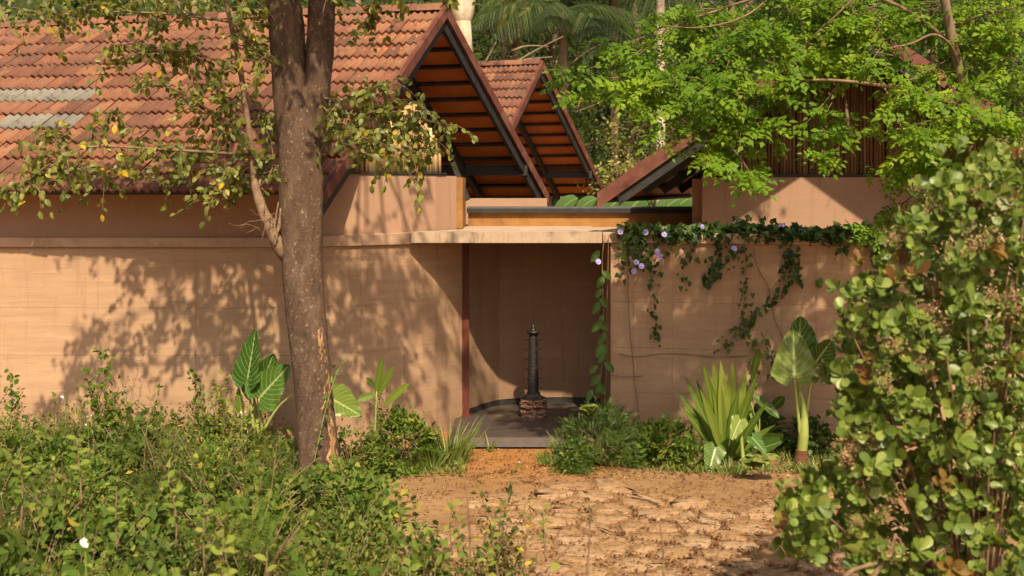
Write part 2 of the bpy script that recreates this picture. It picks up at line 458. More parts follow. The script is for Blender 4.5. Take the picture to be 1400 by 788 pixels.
MAT['litter'] = leaf_mat("fallen_leaf", [(0,(.11,.045,.022)),(.5,(.20,.095,.042)),(.85,(.33,.18,.08)),(1,(.55,.42,.26))], .1)
MAT['stem_green'] = simple("green_stem", (.20,.28,.06), (.30,.36,.09), 8, .5, .4)
MAT['petiole'] = simple("pale_petiole", (.24,.30,.06), (.36,.40,.11), 8, .5, .4)
MAT['violet'] = simple("violet_petal", (.36,.30,.72), (.50,.42,.82), 20, .6, .3, bump=.05)
MAT['white_petal'] = simple("white_petal", (.75,.72,.62), (.82,.80,.72), 20, .6, .3, bump=.05)
MAT['pink_bud'] = leaf_mat("panicle_bud", [(0,(.30,.15,.09)),(.5,(.44,.26,.15)),(1,(.58,.40,.22))], .2)
MAT['hill'] = simple("forest_floor_hill", (.02,.035,.012), (.045,.06,.02), .6, .95, .1)
# ------------------------------------------------------------------ ground
def grid_sheet(name, x0, x1, y0, y1, nx, ny, zf, mat):
    X, Y = np.meshgrid(np.linspace(x0,x1,nx+1), np.linspace(y0,y1,ny+1))
    V = np.stack([X.ravel(), Y.ravel(), zf(X,Y).ravel()], 1); k = nx+1
    i, j = np.meshgrid(np.arange(nx), np.arange(ny)); a = (j*k+i).ravel()
    T = np.vstack([np.stack([a,a+1,a+k+1],1), np.stack([a,a+k+1,a+k],1)])
    o = link(name, mesh_tri(name, V, T), mat); o['kind'] = 'structure'; return o
ground = grid_sheet("ground", -260, 260, -60, 300, 260, 180, lambda x,y: np.zeros_like(x), MAT['ground'])
hill = grid_sheet("hill", -120, 120, 44, 150, 60, 40, lambda x,y: (y-44)*.32+1.2*np.sin(x*.13)*np.clip((y-44)/20,0,1)-.3, MAT['hill'])

# ------------------------------------------------------------------ earth walls
LEFT = [(-330,14.05),(-200,13.95),(0,13.85),(270,13.8),(360,13.8),(400,13.83),(440,13.93),(500,14.15),(552,14.45),(600,14.9),(636,15.4)]
RIGHT = [(835,14.42),(866,14.38),(919,14.3),(1000,14.15),(1069,14.03),(1150,13.88),(1230,13.75),(1320,13.6),(1420,13.45),(1560,13.3)]
def path_xy(pl): return [np.array([(x-700)/F*Y, Y]) for x, Y in pl]
def wall_at(pl, x):
    xs = [p[0] for p in pl]; Y = float(np.interp(x, xs, [p[1] for p in pl]))
    return np.array([(x-700)/F*Y, Y])
def path_between(pl, a, b, n=None, off=0.0):
    n = n or max(2, int(abs(b-a)/14)+2)
    pts = np.array([wall_at(pl, x) for x in np.linspace(a, b, n)])
    if off:
        out = []
        for x, p in zip(np.linspace(a, b, n), pts):
            t = nz(wall_at(pl, x+6) - wall_at(pl, x-6))
            out.append(p + np.array([t[1], -t[0]])*off)     # off > 0 : towards the viewer
        pts = np.array(out)
    return pts
def strip(mb, pl, a, b, z0, z1, proud, thick, bev=0.0, n=None):
    """curved slab of wall between pixel columns a and b"""
    f = path_between(pl, a, b, n, proud); r = path_between(pl, a, b, n, proud-thick)
    k = len(f); rows = []
    zz = lambda z, i: z(i/(k-1)) if callable(z) else z
    prof = [(r,z0,0),(f,z0,0),(f,z1,0),(r,z1,0)] if not bev else [(r,z0,0),(f+(r-f)*bev/thick,z0,0),(f,z0,bev),(f,z1,-bev),(f+(r-f)*bev/thick,z1,0),(r,z1,0)]
    V = []; m = len(prof)
    for i in range(k):
        s = 0
        if bev and i == 0: s = 1
        for q, z, dz in prof: V.append((*q[i], zz(z,i)+dz))
    Fc = [(i*m+j, (i+1)*m+j, (i+1)*m+(j+1)%m, i*m+(j+1)%m) for i in range(k-1) for j in range(m)]
    Fc.append(tuple(range(m))); Fc.append(tuple((k-1)*m+j for j in range(m))[::-1])
    mb.add(V, Fc)

def earth_wall(name, pl, joints, zs, ztop, label, matk, core=True):
    a, b = joints[0], joints[-1]
    p0 = wall_at(pl, (a+b)/2)
    w = thing(name, (p0[0], p0[1], 0), label, "wall")
    if core:
        mb = MB(); strip(mb, pl, a, b, -.2, ztop-.02, -.03, .25); mb.obj("core", MAT[matk], w)
    for i in range(len(joints)-1):
        for k in range(len(zs)-1):
            mb = MB()
            g = .12
            strip(mb, pl, joints[i]+g*(i>0), joints[i+1]-g*(i<len(joints)-2), zs[k]+.001, zs[k+1]-.001, rng.normal()*.001, .08, .002)
            mb.obj("panel", MAT[matk], w)
    return w
lw = earth_wall("earth_wall", LEFT, [-330,-133,0,134,267,400,493,552,596,634], [-.1,.58,1.16,1.73,2.455], 2.46,
                "long curved rammed earth wall with a plaster coping, behind the tree trunk", 'earth')
mb = MB(); strip(mb, LEFT, -330, 566, 2.457, lambda t: 2.572+.036*max(0,(t-.8)/.2), .045, .3, .006, 60); mb.obj("coping", MAT['coping'], lw)
rw = earth_wall("earth_wall", RIGHT, [835,866,919,1000,1069,1150,1230,1320,1420,1560], [-.1,.62,1.18,1.75,2.475], 2.48,
                "rammed earth wall right of the doorway with creeper growing along its top", 'earth')
mb = MB(); strip(mb, RIGHT, 824, 1560, 2.478, 2.606, .045, .34, .006, 50); mb.obj("coping", MAT['coping'], rw)
# left end of the right wall, returning into the porch
e0 = wall_at(RIGHT, 835)
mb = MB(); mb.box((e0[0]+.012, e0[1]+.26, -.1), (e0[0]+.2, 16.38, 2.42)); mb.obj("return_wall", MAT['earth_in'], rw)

# porch: inner wall, floor, slab
INNER = [(600,15.35),(640,15.45),(660,15.85),(682,16.15),(719,16.32),(770,16.34),(830,16.3),(880,16.3)]
iw = thing("earth_wall", (0,16.3,0), "shaded curved rammed earth wall inside the porch behind the iron lamp pillar", "wall")
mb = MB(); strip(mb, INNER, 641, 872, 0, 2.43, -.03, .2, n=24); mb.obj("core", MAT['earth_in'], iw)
jj = [641,658,687,728,769,812,872]
for i in range(len(jj)-1):
    for z0, z1 in ((.2,.75),(.75,1.32),(1.32,1.9),(1.9,2.44)):
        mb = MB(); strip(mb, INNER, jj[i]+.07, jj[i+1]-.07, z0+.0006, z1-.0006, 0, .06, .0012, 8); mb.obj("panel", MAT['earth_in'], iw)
mb = MB(); strip(mb, INNER, 642, 872, .1, .19, .02, .09, n=24); mb.obj("skirting", MAT['black'], iw)

fl = thing("porch_floor", (.3,14.6,0), "dark slate step and floor of the shaded porch", "floor")
mb = MB(); mb.box((-.75,14.05,.035), (1.27,16.6,.13)); mb.obj("slate_top", MAT['stone_floor'], fl)
mb = MB(); mb.box((-.56,14.0,.028), (1.22,14.047,.134)); mb.obj("slate_edge", MAT['slate_edge'], fl)
mb = MB(); mb.box((-.7,14.2,-.1), (1.25,16.5,.033)); mb.obj("base", MAT['ground'], fl)

sl = thing("porch_roof_slab", (.2,15.2,2.5), "thin stained concrete slab roofing the dark porch", "roof slab")
mb = MB()
Xl = P(562,0,14.42)[0]; Xr = P(823,0,14.4)[0]
poly = [np.array([Xl,14.41]), np.array([Xr,14.40]), np.array([Xr,16.5]), np.array([-.72,16.5])] + [p for p in path_between(LEFT, 634, 570, 6, -.02)]
n = len(poly)
V = [(*p, 2.478) for p in poly] + [(*p, 2.612) for p in poly]
mb.add(V, [tuple(range(n))[::-1], tuple(n+i for i in range(n))] + [(i,(i+1)%n,n+(i+1)%n,n+i) for i in range(n)])
mb.obj("slab", MAT['slab'], sl)
mb = MB(); mb.box((Xr+.003,14.47,2.50), (2.75,16.5,2.598)); mb.obj("slab", MAT['slab'], sl)
up = thing("parapet", (1,16.5,2.6), "low ochre upstand with grey metal flashing behind the concrete slab", "parapet")
mb = MB(); mb.box((P(640,0,16.45)[0],16.45,2.56), (P(968,0,16.45)[0],16.9,2.80)); mb.obj("ochre_upstand", MAT['ochre'], up)
mb = MB(); mb.box((P(638,0,16.4)[0],16.38,2.803), (P(964,0,16.4)[0],16.43,2.865)); mb.obj("black_flashing", MAT['black'], up); mb = MB(); mb.box((P(638,0,16.4)[0],16.38,2.866), (P(964,0,16.4)[0],17.1,2.882)); mb.obj("flashing", MAT['flash'], up)

# red steel post
ps = thing("steel_post", (*wall_at(LEFT,637),.13), "slim red oxide steel post at the left side of the porch", "post")
q = P(636.5,0,15.36)
mb = MB(); 
mb.box((q[0]-.047,15.34,.13),(q[0]+.047,15.352,2.494)); mb.box((q[0]-.006,15.352,.13),(q[0]+.006,15.43,2.494)); mb.box((q[0]-.047,15.43,.13),(q[0]+.047,15.442,2.494))
mb.obj("flanges", MAT['rust'], ps)
mb = MB(); mb.box((q[0]-.075,15.31,.131),(q[0]+.075,15.47,.145)); mb.obj("foot_plate", MAT['rust'], ps)

# ------------------------------------------------------------------ lamp pillar
def lathe(mb, c, prof, n=24):
    V = []; 
    for r, z in prof:
        an = np.arange(n)*2*np.pi/n
        V += [(c[0]+r*math.cos(a), c[1]+r*math.sin(a), c[2]+z) for a in an]
    Fc = [(i*n+k, i*n+(k+1)%n, (i+1)*n+(k+1)%n, (i+1)*n+k) for i in range(len(prof)-1) for k in range(n)]
    Fc += [tuple(range(n))[::-1], tuple((len(prof)-1)*n+k for k in range(n))]
    mb.add(V, Fc)
b = P(729,568,15.4); b[2] = .131
lp = thing("lamp_pillar", b, "black iron temple lamp pillar on a carved stone base in the porch", "lamp pillar")
# carved base: stacked tiers with knobbly carving
mb = MB()
V = []; na = 48; zs_ = np.linspace(0,.226,15); tier = np.interp(zs_,[0,.05,.06,.10,.14,.17,.19,.226],[.165,.16,.135,.15,.13,.15,.165,.16])
for z_, w_ in zip(zs_, tier):
    for k in range(na):
        a = k/na*2*np.pi; sq = 1/max(abs(math.cos(a)),abs(math.sin(a)))
        r_ = w_*min(sq,1.30)*(1+.10*math.sin(a*9+z_*60)*math.sin(z_*45)+.05*rng.normal())
        V.append((b[0]+r_*math.cos(a), b[1]+r_*math.sin(a), b[2]+z_+.0005))
mb.add(V, [(i*na+k,i*na+(k+1)%na,(i+1)*na+(k+1)%na,(i+1)*na+k) for i in range(14) for k in range(na)]+[tuple(14*na+k for k in range(na))])
for k in range(26):
    a = k/26*2*np.pi; r = .15
    for z in (.07,.14):
        cx = np.clip(r*1.3*math.cos(a),-.148,.148); cy = np.clip(r*1.3*math.sin(a),-.148,.148)
        rr = .026+.026*rng.random()
        lathe(mb, (b[0]+cx,b[1]+cy,b[2]+z-.03+.02*rng.random()), [(rr*.5,0),(rr,.015),(rr*.9,.035),(rr*.3,.05)], 6)
mb.obj("carved_base", MAT['laterite'], lp)
mb = MB()
lathe(mb, b, [(.165,.226),(.165,.245),(.12,.262),(.10,.275),(.094,.285),(.092,.31)], 8); mb.obj("plinth", MAT['iron'], lp)
mb = MB(); pr = [(.078,.30)]
for i in range(17):
    z = .32+i*.045; r = .077-.019*i/16
    pr += [(r,z),(r*.96,z+.02),(r,z+.04)]
lathe(mb, b, pr, 20); mb.obj("shaft", MAT['iron'], lp, True)
mb = MB(); lathe(mb, b, [(.06,1.075),(.075,1.09),(.092,1.105),(.095,1.12),(.05,1.128),(.03,1.15),(.026,1.17),(.03,1.18),(.012,1.20),(.004,1.235)], 20); mb.obj("finial", MAT['iron'], lp, True)
mb0 = MB(); mb0.beam((.05,0,0),(.112,0,.006),.008,.006); lathe(mb0,(.108,0,.002),[(.005,0),(.012,.004),(.013,.010)],8)
arm = mb0.mesh("lamp_arm")
arm.materials.append(MAT['iron'])
for i in range(6):
    for a in (.15, math.pi-.2, -math.pi/2+.4, math.pi/2, -math.pi/2-1.0):
        o = bpy.data.objects.new("lamp_arm", arm); COL.objects.link(o); o.parent = lp
        o.location = (0,0,.36+i*.128); o.rotation_euler = (0,0,a+.03*i)

# ------------------------------------------------------------------ tiled gabled buildings
def A(*v): return np.array(v, float)
R1 = P(608,14,16.6); E1 = P(441,264,13.0); B1 = P(746,268,19.8)
TW, NROW = .205, 13
def tile_variants(a, b, n, pitch):
    """clay tiles with two rolls; a along the row, b up the slope, n out"""
    out = []
    for v in range(3):
        V = []; us = np.linspace(0, 1, 13)
        for row, (t, lift) in enumerate(((0,.042),(.93,.008))):
            for u in us:
                z = .019*math.cos(4*math.pi*u) + lift + .0015*rng.normal()
                V.append(a*TW*(u-.5)*.995 + b*pitch*1.06*t + n*z)
        for u in us:
            z = .019*math.cos(4*math.pi*u) + .042 - .03
            V.append(a*TW*(u-.5)*.995 + n*z)
        k = 13
        Fc = [(i,i+1,k+i+1,k+i) for i in range(k-1)] + [(2*k+i,2*k+i+1,i+1,i) for i in range(k-1)]
        me = bpy.data.meshes.new("roof_tile"); me.from_pydata([tuple(p) for p in V], [], Fc)
        me.polygons.foreach_set("use_smooth", np.r_[np.ones(k-1,bool),np.zeros(k-1,bool)])
        me.update(); out.append(me)
    return out

def roof_slope(root, E0, E1, R0, R1, right_first=True, limit=300, grey=None, name="roof_tile", visible=None):
    E0,E1,R0,R1 = map(np.asarray,(E0,E1,R0,R1))
    a = nz((E1-E0)+(R1-R0)); bvec = (R1-E1); pitch = np.linalg.norm(bvec)/NROW; b = nz(bvec); nrm = nz(np.cross(a, b))
    if nrm[2] < 0: nrm = -nrm
    vs = tile_variants(a, b, nrm, pitch)
    for me in vs: me.materials.append(MAT['tile'])
    cnt = 0; rest = []
    for i in range(NROW):
        t = (i+.02)/NROW
        Lp = E0+(R0-E0)*t; Rp = E1+(R1-E1)*t
        n = int(np.linalg.norm(Rp-Lp)/TW)
        for k in range(n):
            p = Rp - a*TW*(k+.5) + (Lp-Rp - a*np.dot(Lp-Rp,a))*((k+.5)/n)
            pxx = 700+p[0]/p[1]*F
            me = vs[(k*7+i*3) % 3]
            p = p + nrm*(.004*rng.normal()) + b*.006*rng.normal()
            isg = grey and grey(i, pxx)
            if (visible is None or visible(pxx, i)) and cnt < limit:
                o = bpy.data.objects.new(name, me); COL.objects.link(o); o.parent = root
                o.location = (p - world_loc(root)).tolist()
                q_ = 1 if rng.random() > .05 else 4; o.rotation_euler = (rng.normal()*.008*q_, rng.normal()*.008*q_, rng.normal()*.009*q_)
                cnt += 1
                if isg:
                    o.material_slots[0].link = 'OBJECT'; o.material_slots[0].material = MAT['greytile']; o['label'] = "weathered grey roof tile"
            else: rest.append((me, p))
    if rest:
        mb = MB()
        for me, p in rest:
            V = np.empty(len(me.vertices)*3); me.vertices.foreach_get("co", V)
            mb.add(V.reshape(-1,3)+p, [tuple(f.vertices) for f in me.polygons])
        mb.obj("roof_tiles_beyond", MAT['tile'], root, True, kind='stuff')
    return a, b, nrm

def ridge_caps(root, R0, R1, seg=.37):
    d = R1-R0; L = np.linalg.norm(d); d = nz(d); n = int(L/seg)
    side = nz(np.cross(d,(0,0,1))); V = []; k = 9
    for t, s in ((0,1.0),(.42,.86)):
        for j in range(k):
            an = math.pi*(j/(k-1))
            V.append(-d*t + side*.125*s*math.cos(an) + np.array((0,0,1))*(.10*s*math.sin(an)+(0 if j not in(0,k-1) else -.02)))
    for j in range(k):
        an = math.pi*(j/(k-1)); V.append(side*.105*math.cos(an)+np.array((0,0,1))*(.08*math.sin(an)-.01))
    me = bpy.data.meshes.new("ridge_tile"); me.from_pydata([tuple(v) for v in V], [], [(j,j+1,k+j+1,k+j) for j in range(k-1)]+[(2*k+j,2*k+j+1,j+1,j) for j in range(k-1)])
    me.polygons.foreach_set("use_smooth", np.r_[np.ones(k-1,bool),np.zeros(k-1,bool)]); me.materials.append(MAT['tile']); me.update()
    for i in range(n):
        o = bpy.data.objects.new("ridge_tile", me); COL.objects.link(o); o.parent = root
        o.location = (R1 - d*(i*seg+.02) + np.array((0,0,.012+.004*rng.normal())) - world_loc(root)).tolist()
        o.rotation_euler = (rng.normal()*.01, rng.normal()*.01, rng.normal()*.012)

def underside(root, E0, E1, R0, R1, rows, skip=0):
    """tile underside boards between dark battens"""
    nrm = nz(np.cross(E1-E0, R1-E1)); nrm = nrm if nrm[2] > 0 else -nrm
    for i in range(rows):
        t0, t1 = i/rows, (i+1)/rows
        lo0, lo1 = E0+(R0-E0)*t0, E1+(R1-E1)*t0; hi0, hi1 = E0+(R0-E0)*t1, E1+(R1-E1)*t1
        mb = MB(); k = 5
        d0, d1 = -nrm*.012, -nrm*.035
        mb.hexa([lo0+d1,lo1+d1,hi1+d0,hi0+d0, lo0+d1+nrm*.01,lo1+d1+nrm*.01,hi1+d0+nrm*.01,hi0+d0+nrm*.01])
        mb.obj("ceiling_tile_row", MAT['soffit'], root)
        mb = MB(); mb.beam(lo0, lo1, .045, .05, nrm, (0,-.065)); mb.obj("batten", MAT['black'], root)

def rake(root, E, R, out, hb=.16, lip=.035, cut=0.0):
    """fascia board and dark channel along a gable edge; out = outward horizontal normal"""
    up = nz(np.cross(np.cross(R-E,(0,0,1)), R-E)); up = up if up[2] > 0 else -up
    d = nz(R-E)
    mb = MB()
    def slabq(o0, o1, u0, u1, e, r):
        c = []
        for p in (e, r):
            for oo, uu in ((o0,u0),(o1,u0),(o1,u1),(o0,u1)): c.append(p+out*oo+np.array((0,0,1))*uu)
        mb.hexa(c)
    vv = 1/max(.3, up[2])
    slabq(.0,.045,-hb*vv*.55,lip*vv+.02,E-d*.06,R); mb.obj("fascia_board", MAT['redfascia'], root)
    mb = MB(); slabq(-.06,-.005,-.30*vv*.75,-.05*vv,E+(R-E)*cut,R); mb.obj("steel_rafter", MAT['black'], root)
    mb = MB(); slabq(-.02,.02,lip*vv+.022,lip*vv+.034,E-d*.06,R); mb.obj("edge_flashing", MAT['redfascia'], root)

def gable_roof(root, off, left_len, visible=None, limit=300, grey=None):
    off = A(*off); ax = nz(A(-1,.123,0))
    e1, r1, b1 = E1+off, R1+off, B1+off
    r0 = r1+ax*left_len+A(0,0,-.022*left_len); e0 = e1+nz(A(-1,.05,0))*(left_len-.6); b0 = b1+ax*left_len
    roof_slope(root, e0, e1, r0, r1, limit=limit, grey=grey, visible=visible)
    ridge_caps(root, r0, r1)
    underside(root, e0+(r0-e0)*.025, e1+(r1-e1)*.025, r0, r1, 12); underside(root, b0, b1, r0, r1, 12)
    # back slope covering (seen only from beyond)
    nb = nz(np.cross(b1-b0, r1-b1)); nb = nb if nb[2]>0 else -nb
    mb = MB(); mb.hexa([b0+nb*.004,b1+nb*.004,r1+nb*.004,r0+nb*.004,b0+nb*.05,b1+nb*.05,r1+nb*.05,r0+nb*.05]); mb.obj("back_slope", MAT['tile'], root)
    out = nz(np.cross(nz(b1-e1),(0,0,1))); out = out if out[0] > 0 else -out
    rake(root, e1, r1, out); rake(root, b1, r1, out)
    # wall plate beams and rafters on the back slope
    for t, w in ((.2,.12),):
        p1 = b1+(r1-b1)*t-nb*.14; mb = MB(); mb.beam(p1-A(0,0,0), p1+ax*3.5, .10, .17, (0,0,1)); mb.obj("wall_plate", MAT['black'], root)
    for s in (1.05, 2.4):
        mb = MB(); mb.beam(b1+ax*s-nb*.14, r1+ax*s-nb*.14, .09, .14, nb); mb.obj("rafter", MAT['black'], root)
    return e0, e1, r0, r1, b0, b1, ax, out

h1 = thing("gabled_building", (-3,15.5,2.6), "larger front building with a long red clay tile roof behind the tree", "building")
def grey(i, x): return (i == 6 and x < 128) or (i == 4 and x < 98)
e0,e1,r0,r1,b0,b1,ax,out = gable_roof(h1, (0,0,0), 6.9, visible=lambda x,i: x > -14, limit=300, grey=grey)
# plaster wall under the eaves, following the curved wall, set back a little
mb = MB(); strip(mb, LEFT, -320, 445, 2.55, 3.12, -.06, .2, n=40); mb.obj("upper_wall", MAT['plaster'], h1)
mb = MB(); strip(mb, LEFT, 445, 629, 2.55, lambda t: 3.345-.03*t, -.06, .2, n=20); mb.obj("gable_wall", MAT['plaster'], h1)
c = wall_at(LEFT, 629)
mb = MB(); mb.box((c[0]-.10,c[1]+.12,2.62),(c[0]+.03,16.42,3.30)); mb.obj("return_wall", MAT['ochre'], h1)
# bamboo screen above
mb = MB()
def roof_under(p):
    """height of the roof underside above plan point p"""
    def plane(a,b,c): n_=np.cross(b-a,c-a); return a[2]-(n_[0]*(p[0]-a[0])+n_[1]*(p[1]-a[1]))/n_[2]
    return min(plane(e1,e1+ax,r1), plane(b1,b1+ax,r1))-.12
xs = np.linspace(447, 612, 62)
for x in xs:
    p = wall_at(LEFT, x); t_ = nz(wall_at(LEFT,x+5)-wall_at(LEFT,x-5)); p = p - np.array([t_[1],-t_[0]])*(.13+.012*rng.normal())
    lim = 114+90*(x-561)/51 if x > 561 else 114
    zt = max(min(roof_under(p), CAM_Z+(HOR-lim)/F*p[1]), 3.40)
    mb.tube([(p[0],p[1],3.34),(p[0]+.004*rng.normal(),p[1],zt)], .019+.004*rng.random(), 6, rnd=rng.random())
mb.obj("bamboo_screen", MAT['bamboo'], h1, True, kind='stuff')
mb = MB(); strip(mb, LEFT, 447, 614, 3.333, 3.36, -.04, .14, n=14); mb.obj("sill_plate", MAT['black'], h1)
def wp(x, y, o=.16):
    p = wall_at(LEFT, x); t_ = nz(wall_at(LEFT,x+5)-wall_at(LEFT,x-5)); p = p - np.array([t_[1],-t_[0]])*o
    return A(p[0], p[1], CAM_Z-(y-HOR)/F*p[1])
mb = MB(); mb.beam(wp(556,104), wp(614,214), .05, .05, (0,1,0)); mb.obj("strut", MAT['black'], h1)
mb = MB(); mb.beam(P(619,222,16.1), P(640,274,16.1), .07, .09, (0,1,0)); mb.obj("strut", MAT['black'], h1)
# dark lining behind the bamboo, and the wall under the back eaves
mb = MB(); strip(mb, LEFT, 446, 616, 3.34, 3.75, -.2, .03, n=12); mb.obj("lining", MAT['black'], h1)
mb = MB(); mb.box((-.75,17.6,2.6),(P(748,0,17.6)[0],17.8,2.995)); mb.obj("rear_wall", MAT['plaster'], h1)

h2 = thing("gabled_building", (-1,24,2.6), "smaller looking tiled gable behind the front building", "building")
gable_roof(h2, (1.575,7.4,0), 3.6, visible=lambda x,i: x > 640 and i > 4, limit=90)
mb = MB(); mb.box((-1.8,22.6,-.1),(.55,22.8,3.05)); mb.box((-1.8,25.8,-.1),(.6,26,3.05)); mb.obj("wall", MAT['plaster'], h2)

# ------------------------------------------------------------------ right building
h3 = thing("gabled_building", (4,15.5,2.6), "gabled building half hidden by leafy branches at right", "building")
gd = nz(A(1,-.12,0)); ax3 = nz(A(.36,1,0))
tip = P(822,268,14.3)
ap = tip + gd*3.05 + A(0,0,0); ap = A(ap[0],ap[1],3.2+228/F*ap[1])
rt = ap + gd*2.75 - A(0,0,1.95)
LEN = 5.5
el, ri, er = tip, ap, rt
underside(h3, el+ax3*LEN, el, ri+ax3*LEN, ri, 12)
underside(h3, er+ax3*LEN, er, ri+ax3*LEN, ri, 12)
for (e_, sgn) in ((el,1),(er,-1)):
    a_ = (e_+ax3*LEN); nn_ = nz(np.cross(a_-e_, ri-e_)); nn_ = nn_ if nn_[2]>0 else -nn_
    va = tile_variants(-ax3 if sgn>0 else ax3, nz(ri-e_), nn_, np.linalg.norm(ri-e_)/NROW)
    mbt = MB()
    for i in range(NROW):
        for k in range(int(LEN/TW)):
            p = e_+(ri-e_)*(i+.02)/NROW+ax3*TW*(k+.5)
            if k < 3 and sgn < 0:
                me = va[(i+k)%3]
                if not me.materials: me.materials.append(MAT['tile'])
                o = bpy.data.objects.new("roof_tile", me); COL.objects.link(o); o.parent = h3; o.location = (p-world_loc(h3)+nn_*.02+nn_*.01*rng.normal()).tolist()
                o.rotation_euler = (rng.normal()*.02,rng.normal()*.02,rng.normal()*.02)
            else:
                me = va[(i+k)%3]; VV = np.empty(len(me.vertices)*3); me.vertices.foreach_get("co", VV)
                mbt.add(VV.reshape(-1,3)+p+nn_*.02, [tuple(f.vertices) for f in me.polygons])
    mbt.obj("roof_tiles_beyond", MAT['tile'], h3, True, kind='stuff')
ridge_caps(h3, ri+ax3*LEN, ri)
outg = nz(np.cross(gd,(0,0,1))); outg = outg if outg[1] < 0 else -outg
rake(h3, el, ri, outg, .19, cut=.07); rake(h3, er, ri, outg, .19, cut=.07)
for s in (1.0,2.2,3.4):
    for e_ in (el, er):
        mb = MB(); mb.beam(e_+(ri-e_)*.09+ax3*s-A(0,0,.14), ri+ax3*s-A(0,0,.14), .07,.12,(0,0,1)); mb.obj("rafter", MAT['black'], h3)
# gable wall
wl = P(960,0,15.5); d3 = nz(A(1,-.10,0))
wr = wl + d3*4.4
def wallbox(mb, p, q, z0, z1, th):
    nn = nz(np.cross(q-p,(0,0,1))); nn = nn if nn[1] > 0 else -nn
    mb.hexa([A(p[0],p[1],z0),A(q[0],q[1],z0),A(q[0],q[1],z0)+nn*th,A(p[0],p[1],z0)+nn*th,A(p[0],p[1],z1),A(q[0],q[1],z1),A(q[0],q[1],z1)+nn*th,A(p[0],p[1],z1)+nn*th])
mb = MB(); wallbox(mb, wl, wr, 2.5, 3.30, .22); mb.obj("gable_wall", MAT['plaster'], h3)
mb = MB(); wallbox(mb, wl+A(0,.225,0), wl+A(.0,.225,0)+ax3*4, 2.5, 3.28, .1); mb.obj("side_wall", MAT['plaster'], h3)
mb = MB(); wallbox(mb, wl+A(0,.03,0), wr+A(0,.03,0), 3.303, 3.34, .15); mb.obj("sill_plate", MAT['black'], h3)
mb = MB()
def under3(p):
    def plane(a,b,c): n_=np.cross(b-a,c-a); return a[2]-(n_[0]*(p[0]-a[0])+n_[1]*(p[1]-a[1]))/n_[2]
    return min(plane(el,el+ax3,ri), plane(er,er+ax3,ri))-.1
for t in np.linspace(.06, 4.35, 104):
    p = wl+d3*t+A(.004*rng.normal(), .08+.012*rng.normal(), 0); zt = under3(p)
    if zt < 3.42: continue
    mb.tube([(p[0],p[1],3.33),(p[0]+.006*rng.normal(),p[1],zt)], .019+.005*rng.random(), 6, rnd=rng.random())
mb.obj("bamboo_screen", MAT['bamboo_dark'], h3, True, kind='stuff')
mb = MB(); poly = [wl+A(0,.13,0)+d3*t for t in np.linspace(0,4.4,20)]
k = len(poly); V = [(*p[:2],3.30) for p in poly]+[(*p[:2],max(3.31,under3(p)-.03)) for p in poly]+[(p[0],p[1]+.03,3.30) for p in poly]+[(p[0],p[1]+.03,max(3.31,under3(p)-.03)) for p in poly]
mb.add(V, [(i,i+1,k+i+1,k+i) for i in range(k-1)]+[(2*k+i+1,2*k+i,3*k+i,3*k+i+1) for i in range(k-1)]+[(k+i,k+i+1,3*k+i+1,3*k+i) for i in range(k-1)])
mb.obj("lining", MAT['black'], h3)
# ------------------------------------------------------------------ stone path
path = thing("path", (.8,11,0), None, None); path['kind'] = 'structure'
pts = []
yy = 8.5
row = 0
while yy < 13.1:
    xx = -1.75 + rng.uniform(0,.4)
    while xx < 3.9:
        pts.append((xx+rng.uniform(-.19,.19), yy+rng.uniform(-.15,.15))); xx += rng.uniform(.3,.52)
    yy += .31; row += 1
pts = np.array(pts); edges = []
def clip(poly, p, n):
    out = []
    for i in range(len(poly)):
        a, b = poly[i], poly[(i+1) % len(poly)]; da, db = np.dot(a-p, n), np.dot(b-p, n)
        if da <= 0: out.append(a)
        if da*db < 0: out.append(a+(b-a)*da/(da-db))
    return out
for i, c in enumerate(pts):
    if c[0] < -.13*c[1]+.12*math.sin(c[1]*3)-.1 or c[0] > 3.6: continue
    poly = [c+np.array(q) for q in ((-.4,-.4),(.4,-.4),(.4,.4),(-.4,.4))]
    for j in np.argsort(((pts-c)**2).sum(1))[1:14]:
        d = pts[j]-c; L = np.linalg.norm(d)
        poly = clip(poly, c+d*(.5-.02/L), d)
    for _ in range(2):
        q = []
        for a, b in zip(poly, poly[1:]+poly[:1]): q += [a*.86+b*.14, a*.14+b*.86]
        poly = q
    edges.append((c, poly)); poly = [p*(1+.0)+rng.normal(size=2)*.012 for p in poly]
    if c[1] > 12.0+.5*math.sin(c[0]*2) or rng.random() < .10: continue
    top = max(.004, .011+.005*rng.normal())+(.008 if c[0] > 1.1 or c[1] < 10.2 else 0)
    g_ = rng.uniform(.82,1.0); poly = [c+(p-c)*g_ for p in poly]
    n = len(poly); mb = MB(); tx, ty = rng.normal()*.02, rng.normal()*.02
    V = [(*p, -.03) for p in poly]+[(*(c+(p-c)*.985), top*.7) for p in poly]+[(*(c+(p-c)*.93), top+.0*tx+(p-c)[0]*tx+(p-c)[1]*ty) for p in poly]+[(c[0],c[1],top+.004)]
    Fc = [(k,(k+1)%n,n+(k+1)%n,n+k) for k in range(n)]+[(n+k,n+(k+1)%n,2*n+(k+1)%n,2*n+k) for k in range(n)]+[(2*n+k,2*n+(k+1)%n,3*n) for k in range(n)]
    mb.add(V, Fc); mb.obj("flagstone", MAT['flag'], path, True)

